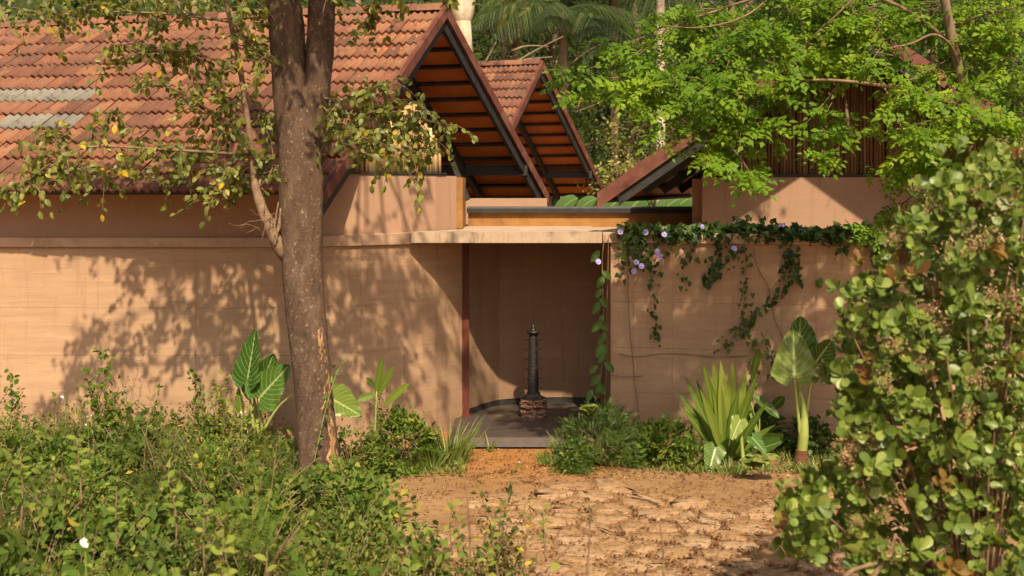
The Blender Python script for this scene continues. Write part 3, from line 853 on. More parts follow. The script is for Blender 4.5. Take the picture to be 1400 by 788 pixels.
# fallen leaves and crumbs
def litter(n, xr, yr, size, dens=None):
    p = np.stack([rng.uniform(*xr, n), rng.uniform(*yr, n), np.full(n,.012)], 1)
    return p
cl = Cloud()
P_ = []
for c, poly in edges:
    q = np.array(poly+poly[:1]); dens = .45+.55*math.sin(c[0]*1.7+c[1]*1.1)+(.35 if c[1] < 10.3 else 0)+(.3 if c[0] > 1.4 else 0)
    if dens <= .15: dens = .15
    m = int(46*dens); e = rng.integers(0, len(poly), m); t_ = rng.random(m)[:,None]; pp = q[e]*(1-t_)+q[e+1]*t_; pp = c+(pp-c)*rng.normal(1.06,.07,(m,1)); P_.append(pp)
pp = np.vstack(P_); n = len(pp); p = np.c_[pp, rng.uniform(.008,.03,n)]
cl.add(LEAF4, p, rdir(n)*[1,1,.3], np.array([[0,0,1.]])+rdir(n,0,.5), rng.uniform(.015,.045,n), np.clip(rng.random(n)**1.8*.8,0,1))
p = litter(14000, (-1.6,3.7), (8.3,13.3), 0)
k = (np.sin(p[:,0]*2.1+p[:,1]*1.3)+np.sin(p[:,0]*5.2-p[:,1]*3.7)*.7+(p[:,0]-1)*.35+(10.3-p[:,1])*.5+rng.normal(size=len(p))*.9) > .35
p = p[k]; n = len(p); p[:,2] = rng.uniform(.012,.045,n)
d = rdir(n); d[:,2] *= .25
cl.add(LEAF4, p, d, np.array([[0,0,1.]])+rdir(n,0,.35), rng.uniform(.012,.045,n), np.clip(rng.random(n)**1.5,0,1))
p = litter(2500, (-2,3.9), (12.6,14.0), 0); n = len(p)
cl.add(LEAF4, p, rdir(n)*[1,1,.2], np.array([[0,0,1.]])+rdir(n,0,.3), rng.uniform(.02,.05,n), rng.random(n))
cl.obj("fallen_leaves", MAT['litter'], None, 'stuff')

# low green ground cover along the wall foot
cl = Cloud()
def ground_cover(n, xr, yr, hgt, jit=.2):
    p = np.stack([rng.uniform(*xr,n), rng.uniform(*yr,n), rng.uniform(.0,hgt,n)],1)
    k = np.sin(p[:,0]*4)+np.sin(p[:,1]*7+p[:,0]*2)+rng.normal(size=n)*.8 > -.6
    p = p[k]; n = len(p)
    cl.add(NARROW, p, rdir(n,.9,.8), rdir(n), rng.uniform(.04,.11,n), rng.random(n))
ground_cover(4200, (1.0,4.6), (12.75,13.9), .035); ground_cover(900, (.3,1.2), (13.1,13.6), .02)
ground_cover(2200, (-2.2,-.5), (12.6,13.9), .04)
cl.obj("ground_cover", MAT['grass'], None, 'stuff')

# ------------------------------------------------------------------ plant builders
def twig_leaves(cl, path, n, tm, size, spread=.02, up=.3, rnd=(0,1), droop=.0):
    q = interp(path, n); t = nz(q[-1]-q[0])
    side = nz(np.cross(t,(0,0,1)))
    d = rdir(n, up-droop, .6)+t*.5+side*np.where(np.arange(n)%2, 1, -1)[:,None]*.8
    cl.add(tm, q+rdir(n,0,spread), d, rdir(n, .9, .6), rng.uniform(.7,1.15,n)*size, rng.uniform(*rnd,n))

def shrub(x, y, r, h, n, tm, size, mat, label, sprouts=5, group="shrubs in the overgrown thicket at left", cat="shrub", name="shrub", base=0.0):
    t = thing(name, (x,y,base), label, cat, group)
    mb = MB(); cl = Cloud(); tips = []
    for i in range(11):
        a = rng.random()*6.283; rr = r*rng.uniform(.3,1); hh = h*rng.uniform(.55,1)
        e = A(x+rr*math.cos(a), y+rr*math.sin(a), base+hh)
        pth = smooth_path([A(x+.05*math.cos(a),y+.05*math.sin(a),base-.05), A(x+rr*.35*math.cos(a),y+rr*.35*math.sin(a),base+hh*.6), e], 7)
        mb.tube(pth, np.linspace(.010,.003,7), 5); tips.append(pth)
    for i in range(sprouts):
        a = rng.random()*6.283; rr = r*rng.uniform(0,.8); b = A(x+rr*math.cos(a), y+rr*math.sin(a), base+h*.5)
        e = b+A(rng.normal()*.16, rng.normal()*.16, h*rng.uniform(.6,1.0)); pth = smooth_path([b,(b+e)/2+A(.04,0,0)*rng.normal(),e],7)
        mb.tube(pth, np.linspace(.006,.002,7), 4); twig_leaves(cl, pth[2:], 16, tm, size*.85, .012, .5)
    mb.obj("stems", MAT['twig'], t, True)
    # leaves in clumps round the branch ends
    K = max(12, int(n/45)); per = int(n/K)
    for i in range(K):
        u = rdir(1)[0]; u[2] = abs(u[2])*1.1-.15; u = nz(u); q = rng.uniform(.45,1.0)
        c = A(x,y,base+h*.12)+A(u[0]*r*q, u[1]*r*q, max(u[2],.0)*h*.82*q)
        s = rng.uniform(.05,.12)
        p = c+rdir(per,0,s)*[1,1,.7]; p = p[p[:,2] > base+.02]; m = len(p)
        tone = rng.uniform(-.22,.22)
        cl.add(tm, p, (p-c)*2.5+rdir(m,.15,.5)+u*.25, rdir(m,1.0,.5)+u*.4-A(0,.6,0), rng.uniform(.6,1.2,m)*size, np.clip(rng.normal(.45+tone,.2,m),0,1))
    dry = Cloud()
    for i in range(8):
        c = A(x,y,base)+A(rng.normal()*r*.5, rng.normal()*r*.5-.1, h*rng.uniform(.35,.85)); m = 45; p = c+rdir(m,0,.08); dry.add(LEAF4, p, rdir(m,-.3), rdir(m,.5), rng.uniform(.02,.055,m), rng.random(m))
    dry.obj("withered_leaves", MAT['leaf_dry'], t)
    cl.obj("foliage", MAT[mat], t)
    return t

# ------------------------------------------------------------------ main tree
mt_base = P(437,640,12.0); mt_base[2] = 0
mt = thing("tree", mt_base, "big forked tree with flecked grey brown trunk in front of the earth wall", "tree")
def trunk_mesh(path, rad, sides, rows, amp, flare=0):
    q = smooth_path(path, rows); ts = np.linspace(0,1,rows); r = np.interp(ts, np.linspace(0,1,len(rad)), rad)
    V = []
    ph = rng.random(6)*6.28
    for i in range(rows):
        an = np.arange(sides)*2*np.pi/sides
        rr = r[i]*(1+.035*np.sin(an*3+ph[0]+ts[i]*2.2)+.02*np.sin(an*7+ph[1]-ts[i]*5)+.02*np.sin(an*2+ts[i]*9+ph[2]))+amp*rng.normal(size=sides)
        V += [(q[i][0]+rr[k]*math.cos(an[k]), q[i][1]+rr[k]*math.sin(an[k]), q[i][2]) for k in range(sides)]
    Fc = [(i*sides+k, i*sides+(k+1)%sides, (i+1)*sides+(k+1)%sides, (i+1)*sides+k) for i in range(rows-1) for k in range(sides)]
    Fc += [tuple(range(sides))[::-1], tuple((rows-1)*sides+k for k in range(sides))]
    return np.array(V), Fc
Y0 = 12.0
mb = MB()
main = [A(*mt_base)-A(0,0,.2)]+[P(x,y,Y0) for x,y in ((438,690),(435,620),(425,500),(414,400),(412,300),(412,215),(411,165),(411,120))]
V, Fc = trunk_mesh(main, [.235,.205,.192,.200,.210,.213,.225,.215,.09], 40, 90, .003); mb.add(V,Fc)
left = [P(x,y,Y0) for x,y in ((404,235),(398,150),(396,105),(393,50),(388,0),(378,-90),(345,-220),(320,-330))]
V, Fc = trunk_mesh(left, [.13,.175,.182,.176,.172,.15,.12,.08], 32, 70, .003); mb.add(V,Fc)
right = [P(x,y,Y0+.05) for x,y in ((420,235),(430,150),(434,105),(438,50),(439,0),(446,-90),(480,-220),(520,-330))]
V, Fc = trunk_mesh(right, [.11,.14,.147,.14,.135,.12,.10,.07], 32, 70, .003); mb.add(V,Fc)
mb.obj("trunk", MAT['bark'], mt, True)
# bare split running down the right flank, and the dead snag at left
mb = MB()
ctr = smooth_path(main, 90); rad = np.interp(np.linspace(0,1,90), np.linspace(0,1,9), [.235,.205,.192,.200,.210,.213,.225,.215,.09])
V = []; N_ = 46; K_ = 9
for i in range(N_):
    z = 1.62*(1-i/(N_-1))+.12; cx, cy, rr = (np.interp(z, ctr[:,2], a_) for a_ in (ctr[:,0], ctr[:,1], rad))
    mid = .62+.10*math.sin(i*.35)-.15*i/N_; wd = .10+.26*(i/N_)**.7+.05*math.sin(i*.9)+.05*rng.normal()
    for u in np.linspace(-1,1,K_):
        a = mid+u*wd; r_ = rr*(1.035-.02*(1-abs(u)))+.006*rng.normal()+(.012 if abs(u)==1 else 0)*(-1)
        V.append((cx+r_*math.cos(a), cy-r_*math.sin(a), z))
mb.add(V, [(i*K_+j,(i+1)*K_+j,(i+1)*K_+j+1,i*K_+j+1) for i in range(N_-1) for j in range(K_-1)])
mb.obj("bark_split", MAT['scar'], mt, True)
mb = MB()
snag = [P(392,352,Y0-.05),P(378,332,Y0-.1),P(368,308,Y0-.12),P(356,282,Y0-.1),P(347,250,Y0-.05),P(344,215,Y0),P(339,170,Y0),P(330,100,Y0),P(316,35,Y0),P(300,-40,Y0),P(270,-130,Y0-.2)]
mb.tube(smooth_path(snag,44), np.interp(np.linspace(0,1,44),[0,.12,.25,.6,1],[.075,.06,.036,.026,.02]), 12, bump=.05)
for k in range(9):
    x0 = 372+rng.uniform(-6,10); y0 = 322+rng.uniform(-12,18)
    mb.tube(smooth_path([P(x0,y0,Y0-.14), P(x0+rng.uniform(-6,9),y0-rng.uniform(20,42),Y0-.17)],5), np.linspace(.022,.006,5), 6, bump=.15)
for k in range(11):
    x0 = rng.uniform(352,380); y0 = rng.uniform(285,325); a = [P(x0,y0,Y0-.14)]; dx = rng.uniform(-1,.7)
    for j in range(4): a.append(a[-1]+A(dx*.07+rng.normal()*.02,-.05,rng.normal()*.05+.03*(1-j*.7)))
    mb.tube(smooth_path(a,12), np.linspace(.005,.0015,12), 4)
mb.obj("broken_limb", MAT['twig'], mt, True)
def limb(mb, pts, r0, r1, n=18): 
    q = smooth_path(pts, n); mb.tube(q, np.linspace(r0,r1,n), 7, bump=.04); return q
TW_ = [
 ([(341,190),(290,152),(232,119),(203,114)],.016), ([(345,212),(280,208),(200,203),(112,198),(60,228),(22,262)],.018),
 ([(112,198),(70,178),(42,190),(30,225)],.008), ([(328,90),(262,72),(200,68),(160,96),(120,88)],.014),
 ([(314,30),(250,20),(150,15),(75,22),(28,12)],.016), ([(314,30),(345,58),(366,105)],.010), ([(345,222),(302,240),(286,276)],.010),
 ([(352,258),(376,232),(370,190)],.010), ([(339,170),(366,150),(384,180)],.010), ([(200,204),(172,172),(152,150)],.008),
 ([(280,208),(240,228),(228,262)],.008), ([(300,225),(330,250),(345,272)],.008), ([(290,152),(270,180),(255,215)],.008),
 ([(250,20),(220,40),(190,60),(160,62)],.009), ([(262,72),(285,95),(300,120),(310,160)],.009), ([(200,203),(180,225),(165,240),(140,245)],.008),
 ([(316,10),(345,12),(365,30)],.009), ([(60,228),(90,235),(120,225)],.006), ([(300,-30),(220,-20),(130,-12),(60,2)],.016),
 ([(322,60),(355,70),(372,85)],.008), ([(336,150),(312,135),(290,120)],.008), ([(341,195),(320,205),(305,255)],.008),
 ([(437,134),(480,138),(530,150),(570,164),(622,172)],.014), ([(530,150),(556,190),(572,240)],.008), ([(438,142),(470,178),(520,196),(548,225)],.010),
 ([(480,138),(512,122),(535,112)],.007), ([(446,150),(460,175),(462,195)],.007), ([(500,145),(520,170),(540,185)],.007),
 ([(560,162),(585,182),(600,200)],.006), ([(440,-20),(452,5),(462,14)],.008), ([(520,196),(545,205),(560,215)],.006)]
mb = MB(); cl = Cloud()
def leafy_twig(cl, mb, q, dens, size, tm=LEAF8, drop=.5, rnd=None, sub=.34):
    L = np.linalg.norm(np.diff(q,axis=0),axis=1).sum()
    for k in range(max(2,int(L*dens))):
        i = rng.integers(len(q)//5, len(q)); b = q[i]
        e = b+nz(rdir(1,-.25)[0]*[1,.8,.8])*sub*rng.uniform(.5,1.3)
        pth = smooth_path([b,(b+e)/2+A(0,0,.04),e-A(0,0,.05)],5); mb.tube(pth, [.004,.0035,.003,.0025,.002], 4)
        m = rng.integers(6,12); s = interp(pth, m); tone = rng.uniform(-.15,.2)
        d = rdir(m,-drop,.6)+nz(e-b)*.4
        cl.add(tm, s+rdir(m,0,.018), d, rdir(m,.6,.5)-A(0,1.0,0), rng.uniform(.65,1.2,m)*size, np.clip(rng.normal(.42+tone,.24,m) if rnd is None else rnd(m),0,1))
for pl, r in TW_:
    yo = Y0+rng.uniform(-.5,.25); k = len(pl)
    pts = [P(x,y,Y0+(yo-Y0)*min(1,i/1.5)) for i,(x,y) in enumerate(pl)]
    q = limb(mb, pts, r, r*.35); leafy_twig(cl, mb, q, 16 if pl[0][0] < 430 else 18, .092)
# the crown above the frame (it shades the wall)
for (x,y,z,s,n) in ((-1.6,11.0,5.5,.55,9),(-.9,11.3,5.3,.5,9),(-1.9,10.2,6.4,.6,10),(-1.0,10.3,6.5,.6,10),(-.4,10.8,6.0,.5,8),(-2.9,11.4,5.3,.5,7),(-3.3,11.0,5.7,.5,8),(-3.6,10.6,5.4,.5,6),(-2.4,10.4,6.9,.6,8),(-1.4,11.6,4.85,.3,4),(-3.0,10.0,6.6,.6,6),(-1.5,9.8,7.4,.6,8),(-4.3,11.2,5.6,.35,3),(-.2,11.4,5.4,.4,6),(.3,10.6,6.2,.4,5)):
    src = left if x < -1.7 else right
    b = src[-1-int(rng.integers(0,2))]; c = A(x,y,z)
    q = limb(mb, [b,(b+c)/2+A(0,0,.2),c], .03,.012)
    for j in range(n):
        e = c+rdir(1,0,s)[0]*[1,.9,.55]; q = limb(mb, [c,(c+e)/2+A(0,0,.06),e], .010,.004, 8); leafy_twig(cl, mb, q, 7, .09)
mb.obj("branches", MAT['twig'], mt, True, kind='stuff')
cl.obj("foliage", MAT['leaf_main'], mt)

# vine climbing low on the trunk
tv = thing("climbing_vine", P(445,640,11.7)*[1,1,0], "thin vine with small pale leaves climbing the foot of the trunk", "vine")
pv = smooth_path([P(428,640,11.72),P(438,590,11.72),P(450,540,11.74),P(462,505,11.78),P(472,492,11.7)], 16)
mb = MB(); mb.tube(pv, .004, 5); mb.obj("stem", MAT['stem_green'], tv, True)
cl = Cloud(); twig_leaves(cl, pv, 18, IVY, .075, .02, .2, (.4,1)); cl.obj("foliage", MAT['leaf_vine'], tv)

# ------------------------------------------------------------------ leafy tree at right
rt_base = P(1330,560,11.6); rt_base[2] = 0
rtree = thing("tree", rt_base, "bright green feathery leaved tree spreading its branches over the right building", "tree")
mb = MB(); YR = 11.5
limb(mb, [rt_base-A(0,0,.2), P(1352,420,11.6), P(1335,250,11.5), P(1316,120,11.5), P(1303,60,11.4), P(1288,-20,11.3), P(1260,-160,11.0)], .075, .04, 30)
mb.obj("trunk", MAT['drybark'], rtree, True)
mb = MB(); cl = Cloud()
RB = [([(1314,105),(1303,62),(1276,43),(1250,60),(1215,66)],.020), ([(1318,150),(1283,131),(1208,117),(1140,109),(1096,110)],.028), ([(1098,110),(1050,97),(960,100),(900,102),(812,109)],.018),
 ([(1055,106),(1110,52),(1162,4),(1200,-40)],.016), ([(860,105),(835,135),(788,153)],.008), ([(1400,175),(1350,165),(1300,200),(1284,250),(1240,270),(1206,312)],.016),
 ([(1303,62),(1240,10),(1150,-20),(1060,-10),(990,10)],.022), ([(990,12),(930,30),(890,60),(850,85)],.012), ([(1150,110),(1120,150),(1090,180)],.010), ([(1050,98),(1020,130),(1010,190),(1015,230)],.011),
 ([(960,100),(950,150),(930,190)],.010), ([(1318,120),(1360,90),(1410,60)],.022), ([(1300,40),(1340,20),(1390,10)],.020), ([(1284,250),(1270,290),(1285,320)],.010), ([(1208,118),(1225,150),(1235,185)],.010),
 ([(1060,-10),(1020,25),(960,40),(905,35)],.013), ([(1240,10),(1200,30),(1150,40),(1100,35)],.013)]
for pl, r in RB:
    yo = YR+rng.uniform(-.5,.5); q = limb(mb, [P(x,y,YR+(yo-YR)*min(1,i/2)) for i,(x,y) in enumerate(pl)], r, r*.4)
CL = [(870,88,55,20,60),(925,115,60,28,80),(1000,45,70,35,90),(1080,20,80,28,90),(1180,20,80,30,90),(1290,20,80,32,80),(1365,35,50,55,80),(950,165,35,38,60),(875,130,35,22,32),(800,135,28,14,8),
 (1005,140,50,36,66),(1012,205,16,36,26),(1105,68,55,22,52),(1118,178,24,20,18),(1160,90,45,18,34),(1205,75,40,20,34),(1305,95,60,28,50),(1240,140,38,26,40),(1262,190,42,28,44),(1335,165,60,38,66),(1385,150,35,45,36),
 (1218,240,20,26,26),(1236,288,24,28,30),(1198,316,8,16,7),(1290,235,34,28,36),(1360,228,46,26,40),(1255,225,26,22,30),(1282,285,22,24,22),(1345,195,40,26,40),(1395,185,26,36,34),(1000,85,60,26,50),(1070,130,40,22,30),(1170,20,60,30,50),(1330,70,50,40,50),(905,55,40,18,28),(960,20,50,20,34),(900,20,30,18,12),(1045,180,22,26,18),(960,215,22,16,12),(835,115,20,16,8),(1140,150,16,12,14),(1128,200,20,24,20),(1015,225,12,24,16),(985,185,26,26,26)]
for (x,y,rx,ry,n) in CL:
    yc = YR+rng.uniform(-.45,.35); tone = rng.uniform(-.18,.18)
    pxs = np.stack([x+rng.normal(size=n)*rx*.55, y+rng.normal(size=n)*ry*.55],1)
    pos = np.array([P(a,b,yc+.25*rng.normal()) for a,b in pxs])
    c = P(x,y-8,yc)
    nt = max(2, int(n/4.6))
    for j in range(nt):          # leaves radiate from each twig end
        tp = pos[j]; m = int(rng.integers(5,9)); a = rng.random()*6.28+np.arange(m)*2.4
        d = np.stack([np.cos(a), .7*np.sin(a)-.35, rng.uniform(-.7,.45,m)],1)+rdir(m,0,.15)+nz(tp-c)*.35
        cl.add(PINNS[j%4], tp+rdir(m,0,.03), d, rdir(m,.9,.35)-A(0,.9,0), rng.uniform(.16,.29)*rng.uniform(.8,1.15,m), np.clip(rng.normal(.5+tone+.08*rng.normal(),.14,m),0,1))
        mb.tube(smooth_path([c+rdir(1,0,.08)[0],(c+tp)/2+A(0,0,.03),tp],5), np.linspace(.006,.003,5),4)
# crown above the frame
for k in range(10):
    c = A(rng.uniform(.9,5.6), rng.uniform(9.8,12.2), rng.uniform(5.25,7.2)); n = 26
    p = c+rdir(n,0,.33)*[1,1,.6]
    cl.add(PINNS[k%4], p, (p-c)+rdir(n,-.3,.4), rdir(n,.9,.4), rng.uniform(.18,.28,n), rng.random(n))
    b = P(1260,-160,11.0); mb.tube(smooth_path([b,(b+c)/2+A(0,0,.2),c],8), np.linspace(.03,.006,8), 5)
mb.obj("branches", MAT['twig'], rtree, True, kind='stuff')
cl.obj("foliage", MAT['leaf_pinn'], rtree)
# ------------------------------------------------------------------ overgrown thicket at left
SHR = "shrubs in the overgrown thicket at left"
rows = [(12.9, 7, .80, .0), (11.9, 6, .76, .1), (10.8, 6, .76, .2), (9.7, 5, .80, .0), (8.6, 5, .84, .15), (7.5, 4, .86, .0), (6.5, 4, .88, .1)]
names = ["the rearmost row against the earth wall", "the second row out from the earth wall", "the third row out from the wall", "the middle row of the thicket", "the row just ahead of the thicket's middle", "the second row from the front", "the foremost row at the photo's bottom"]
nth = ["leftmost", "second from left", "third from left", "fourth from left", "fifth from left", "sixth from left", "last at right"]
look = ["small leaved shrub", "twiggy shrub", "bushy shrub", "straggling shrub"]
for ri, (Y, k, h, j) in enumerate(rows):
    xl = -.4425*Y-.15; xr = {12.9:-2.55, 11.9:-1.65, 10.8:-1.48, 9.7:-1.32, 8.6:-1.12, 7.5:-.98, 6.5:-.95}[Y]
    for i in range(k):
        x = xl+(xr-xl)*(i+.3)/(k-.4)+rng.normal()*.07; y = Y+rng.normal()*.12
        hh = h*rng.uniform(.74,1.14)
        edge = i == k-1
        if edge: hh *= .72
        if Y > 12.5: hh *= [1.15,.80,.95,.98,.9,.85,.6][min(i,6)]
        if Y == 11.9 and i >= k-2: hh *= .62
        if Y == 11.9 and edge: hh *= .8
        near = Y < 9
        tm = LEAF8 if near else LEAF4
        sz = {0:.068,1:.07,2:.07,3:.072,4:.075,5:.08,6:.085}[ri]*[1.0,.8,1.25,.9,1.4][(i*3+ri)%5]
        kd = (i*3+ri)%5
        if kd == 4: tm = IVY; sz *= .85
        if kd == 2: tm = LEAF8
        if ri >= 3 and kd == 1: kd = 2; tm = LEAF8
        if kd == 1: tm = NARROW; sz *= 1.35
        if kd == 3: tm = FINE; sz *= 1.7
        nl = int((2000 if near else 1800)*(1.0,1.15,.85,.65,.8)[kd])
        mt_ = ['leaf_shrub','leaf_shrub2','leaf_shrub','leaf_shrub2'][(i*3+ri*2) % 4]
        shrub(x, y, .60 if not edge else .5, hh, nl, tm, sz, mt_, "%s in %s, %s" % (look[(i+ri*3)%4], names[ri], nth[i] if not edge else "nearest the path" if ri else "nearest the trunk"), sprouts=6 if Y > 12 else 2, group=SHR)
# tall shoots against the wall
for (x,y1,y0,Y,lab) in ((140,478,575,12.7,"tall leafy shoot standing highest before the earth wall"),(118,512,575,12.6,"short leaning shoot beside the tallest shoot"),(262,510,585,12.7,"thin leafy shoot left of the big taro"),(298,520,590,12.5,"yellow green arching shoot at the foot of the taro"),(12,515,590,12.4,"leafy shoot rising at the left edge of the photo")):
    b = P(x+rng.uniform(5,20),y0,Y); e = P(x,y1,Y); t = thing("shoot", (b[0],b[1],b[2]-.5), lab, "shoot", "shoots rising above the thicket")
    mb = MB(); cl = Cloud(); q = smooth_path([b-A(0,0,.5),b,(b+e)/2+A(.03,0,0),e],20); mb.tube(q, np.linspace(.008,.002,20), 5); twig_leaves(cl, q[4:], 75, LEAF8, .085, .035, .3, (.2,.7) if x != 298 else (.75,1))
    mb.obj("stem", MAT['twig'], t, True); cl.obj("foliage", MAT['leaf_shrub2'], t)
# bigger pale leaves poking out of the thicket
def seedling(x, y, Y, n, size, matk, label, tm=LEAF8, hgt=.45, rnd=(0,1), group=None, name="seedling"):
    tip = P(x,y,Y); t = thing(name, (tip[0],tip[1],max(0,tip[2]-hgt)), label, "seedling", group)
    b = A(tip[0]+.03*rng.normal(), tip[1], max(-.02,tip[2]-hgt))
    mb = MB(); cl = Cloud(); q = smooth_path([b,(b+tip)/2+A(.02*rng.normal(),0,0),tip],10); mb.tube(q, np.linspace(.008,.004,10), 6)
    n = int(n*1.5); s = interp(q[3:], n); a = np.arange(n)*2.4
    d = np.stack([np.cos(a),np.sin(a)*.8,np.full(n,.45)],1)+rdir(n,0,.2)
    cl.add(tm, s, d, np.array([[0,-.6,1.]])+rdir(n,0,.3), rng.uniform(.75,1.1,n)*size, rng.uniform(*rnd,n))
    mb.obj("stem", MAT['twig'], t, True); cl.obj("leaves", MAT[matk], t)
for (x,y,Y,n,s,lab,rd) in ((105,600,8.6,9,.09,"light green sapling in the thicket at far left",(.5,.9)),(28,625,7.6,10,.08,"reddish stemmed sapling at the left photo edge",(.3,.8)),(230,655,8.3,8,.10,"pale broad leaved sapling in the middle of the thicket",(.6,.95)),(160,655,8.0,9,.085,"sapling with rounded leaves left of the thicket's middle",(.4,.8)),
  (305,745,6.8,8,.11,"bright yellow green sapling low in the front of the thicket",(.7,.95)),(365,752,6.9,4,.10,"two leafed pale seedling beside the bright sapling",(.7,.9)),(280,680,7.6,9,.07,"wiry sapling above the bright sapling",(.4,.9)),(395,655,9.6,14,.06,"bright shrub sprig below the trunk's left side",(.5,.95)),(510,610,12.3,16,.07,"drooping leafy sprig right of the trunk foot",(.3,.7))):
    seedling(x,y,Y,n,s,'leaf_shrub2',lab,rnd=rd,group=None,hgt=.5)
# white blossoms in the thicket
fl0 = MB()
for a in range(5):
    c, s_ = math.cos(a*1.2566), math.sin(a*1.2566); fl0.blade((0,0,0),(c,s_,.35),(0,0,1),.022,.010,.2,n=3,m=1)
fme = fl0.mesh("blossom", True); fme.materials.append(MAT['white_petal'])
for (x,y,Y,lab,sc) in ((14,548,11.6,"white blossom cluster at the far left top of the thicket",1.2),(88,545,11.8,"small white blossom cluster right of the far left one",1),(120,572,11.6,"low white blossom beside the tall shoot",.8),(330,565,11.6,"white blossom below the big taro leaves",.8)):
    p = P(x,y,Y-.35); sc *= .62; t = thing("flower_cluster", p, lab, "flower", "white blossoms in the thicket")
    for k in range(7):
        o = bpy.data.objects.new("blossom", fme); COL.objects.link(o); o.parent = t; o.location = (rdir(1,0,.028)[0]).tolist(); o.rotation_euler = (rng.uniform(.4,1.4),rng.normal()*.4,rng.random()*6); o.scale = (sc,)*3
    mb = MB(); mb.tube([p-A(0,-.03,.3),p], .003, 4); mb.obj("stalk", MAT['stem_green'], t)
p = P(116,742,6.1); t = thing("flower_cluster", p, "single cream flower low in the thicket's front left", "flower")
for k in range(4):
    o = bpy.data.objects.new("petal", fme); COL.objects.link(o); o.parent = t; o.location = (rdir(1,0,.006)[0]).tolist(); o.rotation_euler = (rng.uniform(.6,1.4),rng.normal()*.4,k); o.scale = (1.1,)*3
mb = MB(); mb.tube([p-A(0,-.03,.3),p], .003, 4); mb.obj("stalk", MAT['stem_green'], t)

# ------------------------------------------------------------------ taros and other broad leaves
def heart(t):
    t = np.clip(t,0,1); return .5*np.minimum(1,(.42+t*4.2-t*t*6) if t < .3 else 9)*(1-max(0,t-.22)/.78)**.56
def taro_leaf(t, tip, base_attach, ground, facing, Wd, rnd, droop=.10, name="leaf", fold=.22):
    """petiole from ground to where blade joins, blade from there to tip"""
    tip = np.asarray(tip,float); at = np.asarray(base_attach,float)
    d = tip-at; L = np.linalg.norm(d); st = at-nz(d)*L*.16; L2 = L*1.16
    mb = MB(); mb.blade(st, d, facing, L2, Wd, droop, heart, fold, 22, 6, rnd, wave=.03, ribs=9, notch=.16)
    lf = mb.obj(name, MAT['leaf_taro'], t, True)
    mb = MB(); g = np.asarray(ground,float); mid = (g+at)/2+A(0,.04,.06)
    mb.tube(smooth_path([g,mid,at],12), np.linspace(.028,.010,12), 8); mb.obj("stalk", MAT['petiole'], t, True)
t = thing("taro", P(350,600,12.9)*[1,1,0], "clump of big upright taro leaves left of the tree trunk", "taro")
g = P(355,640,12.9); g[2] = .05
Yt = 12.9
taro_leaf(t, P(350,450,Yt), P(338,522,Yt-.05), g+A(-.03,0,0), (-.5,-1,.2), .40, .25, .0)
taro_leaf(t, P(374,484,Yt+.1), P(352,540,Yt+.1), g+A(.03,0,0), (.4,-1,.3), .42, .2, .0)
taro_leaf(t, P(396,498,Yt-.1), P(354,545,Yt-.1), g+A(.05,0,0), (.1,-1,.6), .48, .55, .02)
taro_leaf(t, P(326,530,Yt+.05), P(330,560,Yt), g+A(-.06,0,0), (-.8,-1,.1), .20, .7, .02)
taro_leaf(t, P(345,470,Yt+.2), P(342,515,Yt+.2), g+A(0,.1,0), (.6,-1,.2), .30, .1, .0)
mb = MB(); mb.tube(smooth_path([P(360,590,Yt-.2),P(380,555,Yt-.25),P(400,540,Yt-.3)],8), np.linspace(.02,.008,8), 7); mb.obj("stalk", MAT['petiole'], t, True)
t = thing("taro", P(470,600,12.7)*[1,1,0], "single low taro leaf just right of the tree trunk", "taro")
taro_leaf(t, P(494,566,12.6), P(452,545,12.75), P(455,640,12.75)*[1,1,0], (.25,-1,.5), .40, .75, .05)
# right giant taro
Yg = 13.25
t = thing("giant_taro", P(1096,650,Yg)*[1,1,0], "tall giant taro with a pale veined leaf and short brown trunk by the right wall", "taro")
b = P(1095,652,Yg); b[2] = 0; top = P(1096,615,Yg)
mb = MB(); q = smooth_path([b-A(0,0,.05),(b+top)/2,top],14); mb.tube(q, [.085,.08,.085,.078,.082,.074,.08,.072,.078,.07,.074,.068,.07,.066], 14, bump=.04); mb.obj("trunk", simple("taro_trunk",(.13,.05,.03),(.22,.10,.06),14,.9,.2,bump=.6,c3=(.10,.05,.03)), t, True)
mb = MB(); mb.tube(smooth_path([top-A(0,0,.05), P(1099,590,Yg-.02), P(1100,562,Yg-.02), P(1094,535,Yg-.03)],14), np.r_[np.linspace(.058,.060,5),np.linspace(.055,.012,9)], 12)
mb.obj("leaf_sheath", MAT['petiole'], t, True)
taro_leaf(t, P(1088,452,Yg-.08)+A(0,.12,0), P(1086,518,Yg-.10), top+A(0,-.02,0), (-.12,-1,.15), .54, .80, .0)
taro_leaf(t, P(1094,432,Yg+.12), P(1092,500,Yg+.12), top+A(0,.03,0), (.25,-1,.15), .58, .3, .0)
taro_leaf(t, P(1138,462,Yg+.05), P(1112,500,Yg+.08), top+A(.03,.03,0), (.5,-1,.35), .46, .15, .05)
# philodendron-like small ones among the strap plant
for (x,y,ax_,ay,W,rn,lab) in ((968,648,978,612,.26,.6,"small drooping taro leaf beside the path edge"),(1000,600,1012,574,.20,.85,"yellow green arrow shaped taro leaf before the strap plant"),(1048,620,1028,598,.17,.5,"small taro leaf right of the strap plant's base"),(1070,602,1045,612,.17,.4,"upper small taro leaf left of the giant taro")):
    t = thing("taro", P(ax_,650,13.0)*[1,1,0], lab, "taro", "small taros along the right wall")
    taro_leaf(t, P(x,y,12.85), P(ax_,ay,13.0), P(ax_+5,650,13.05)*[1,1,0], (.05,-1,.6), W, rn, .05)
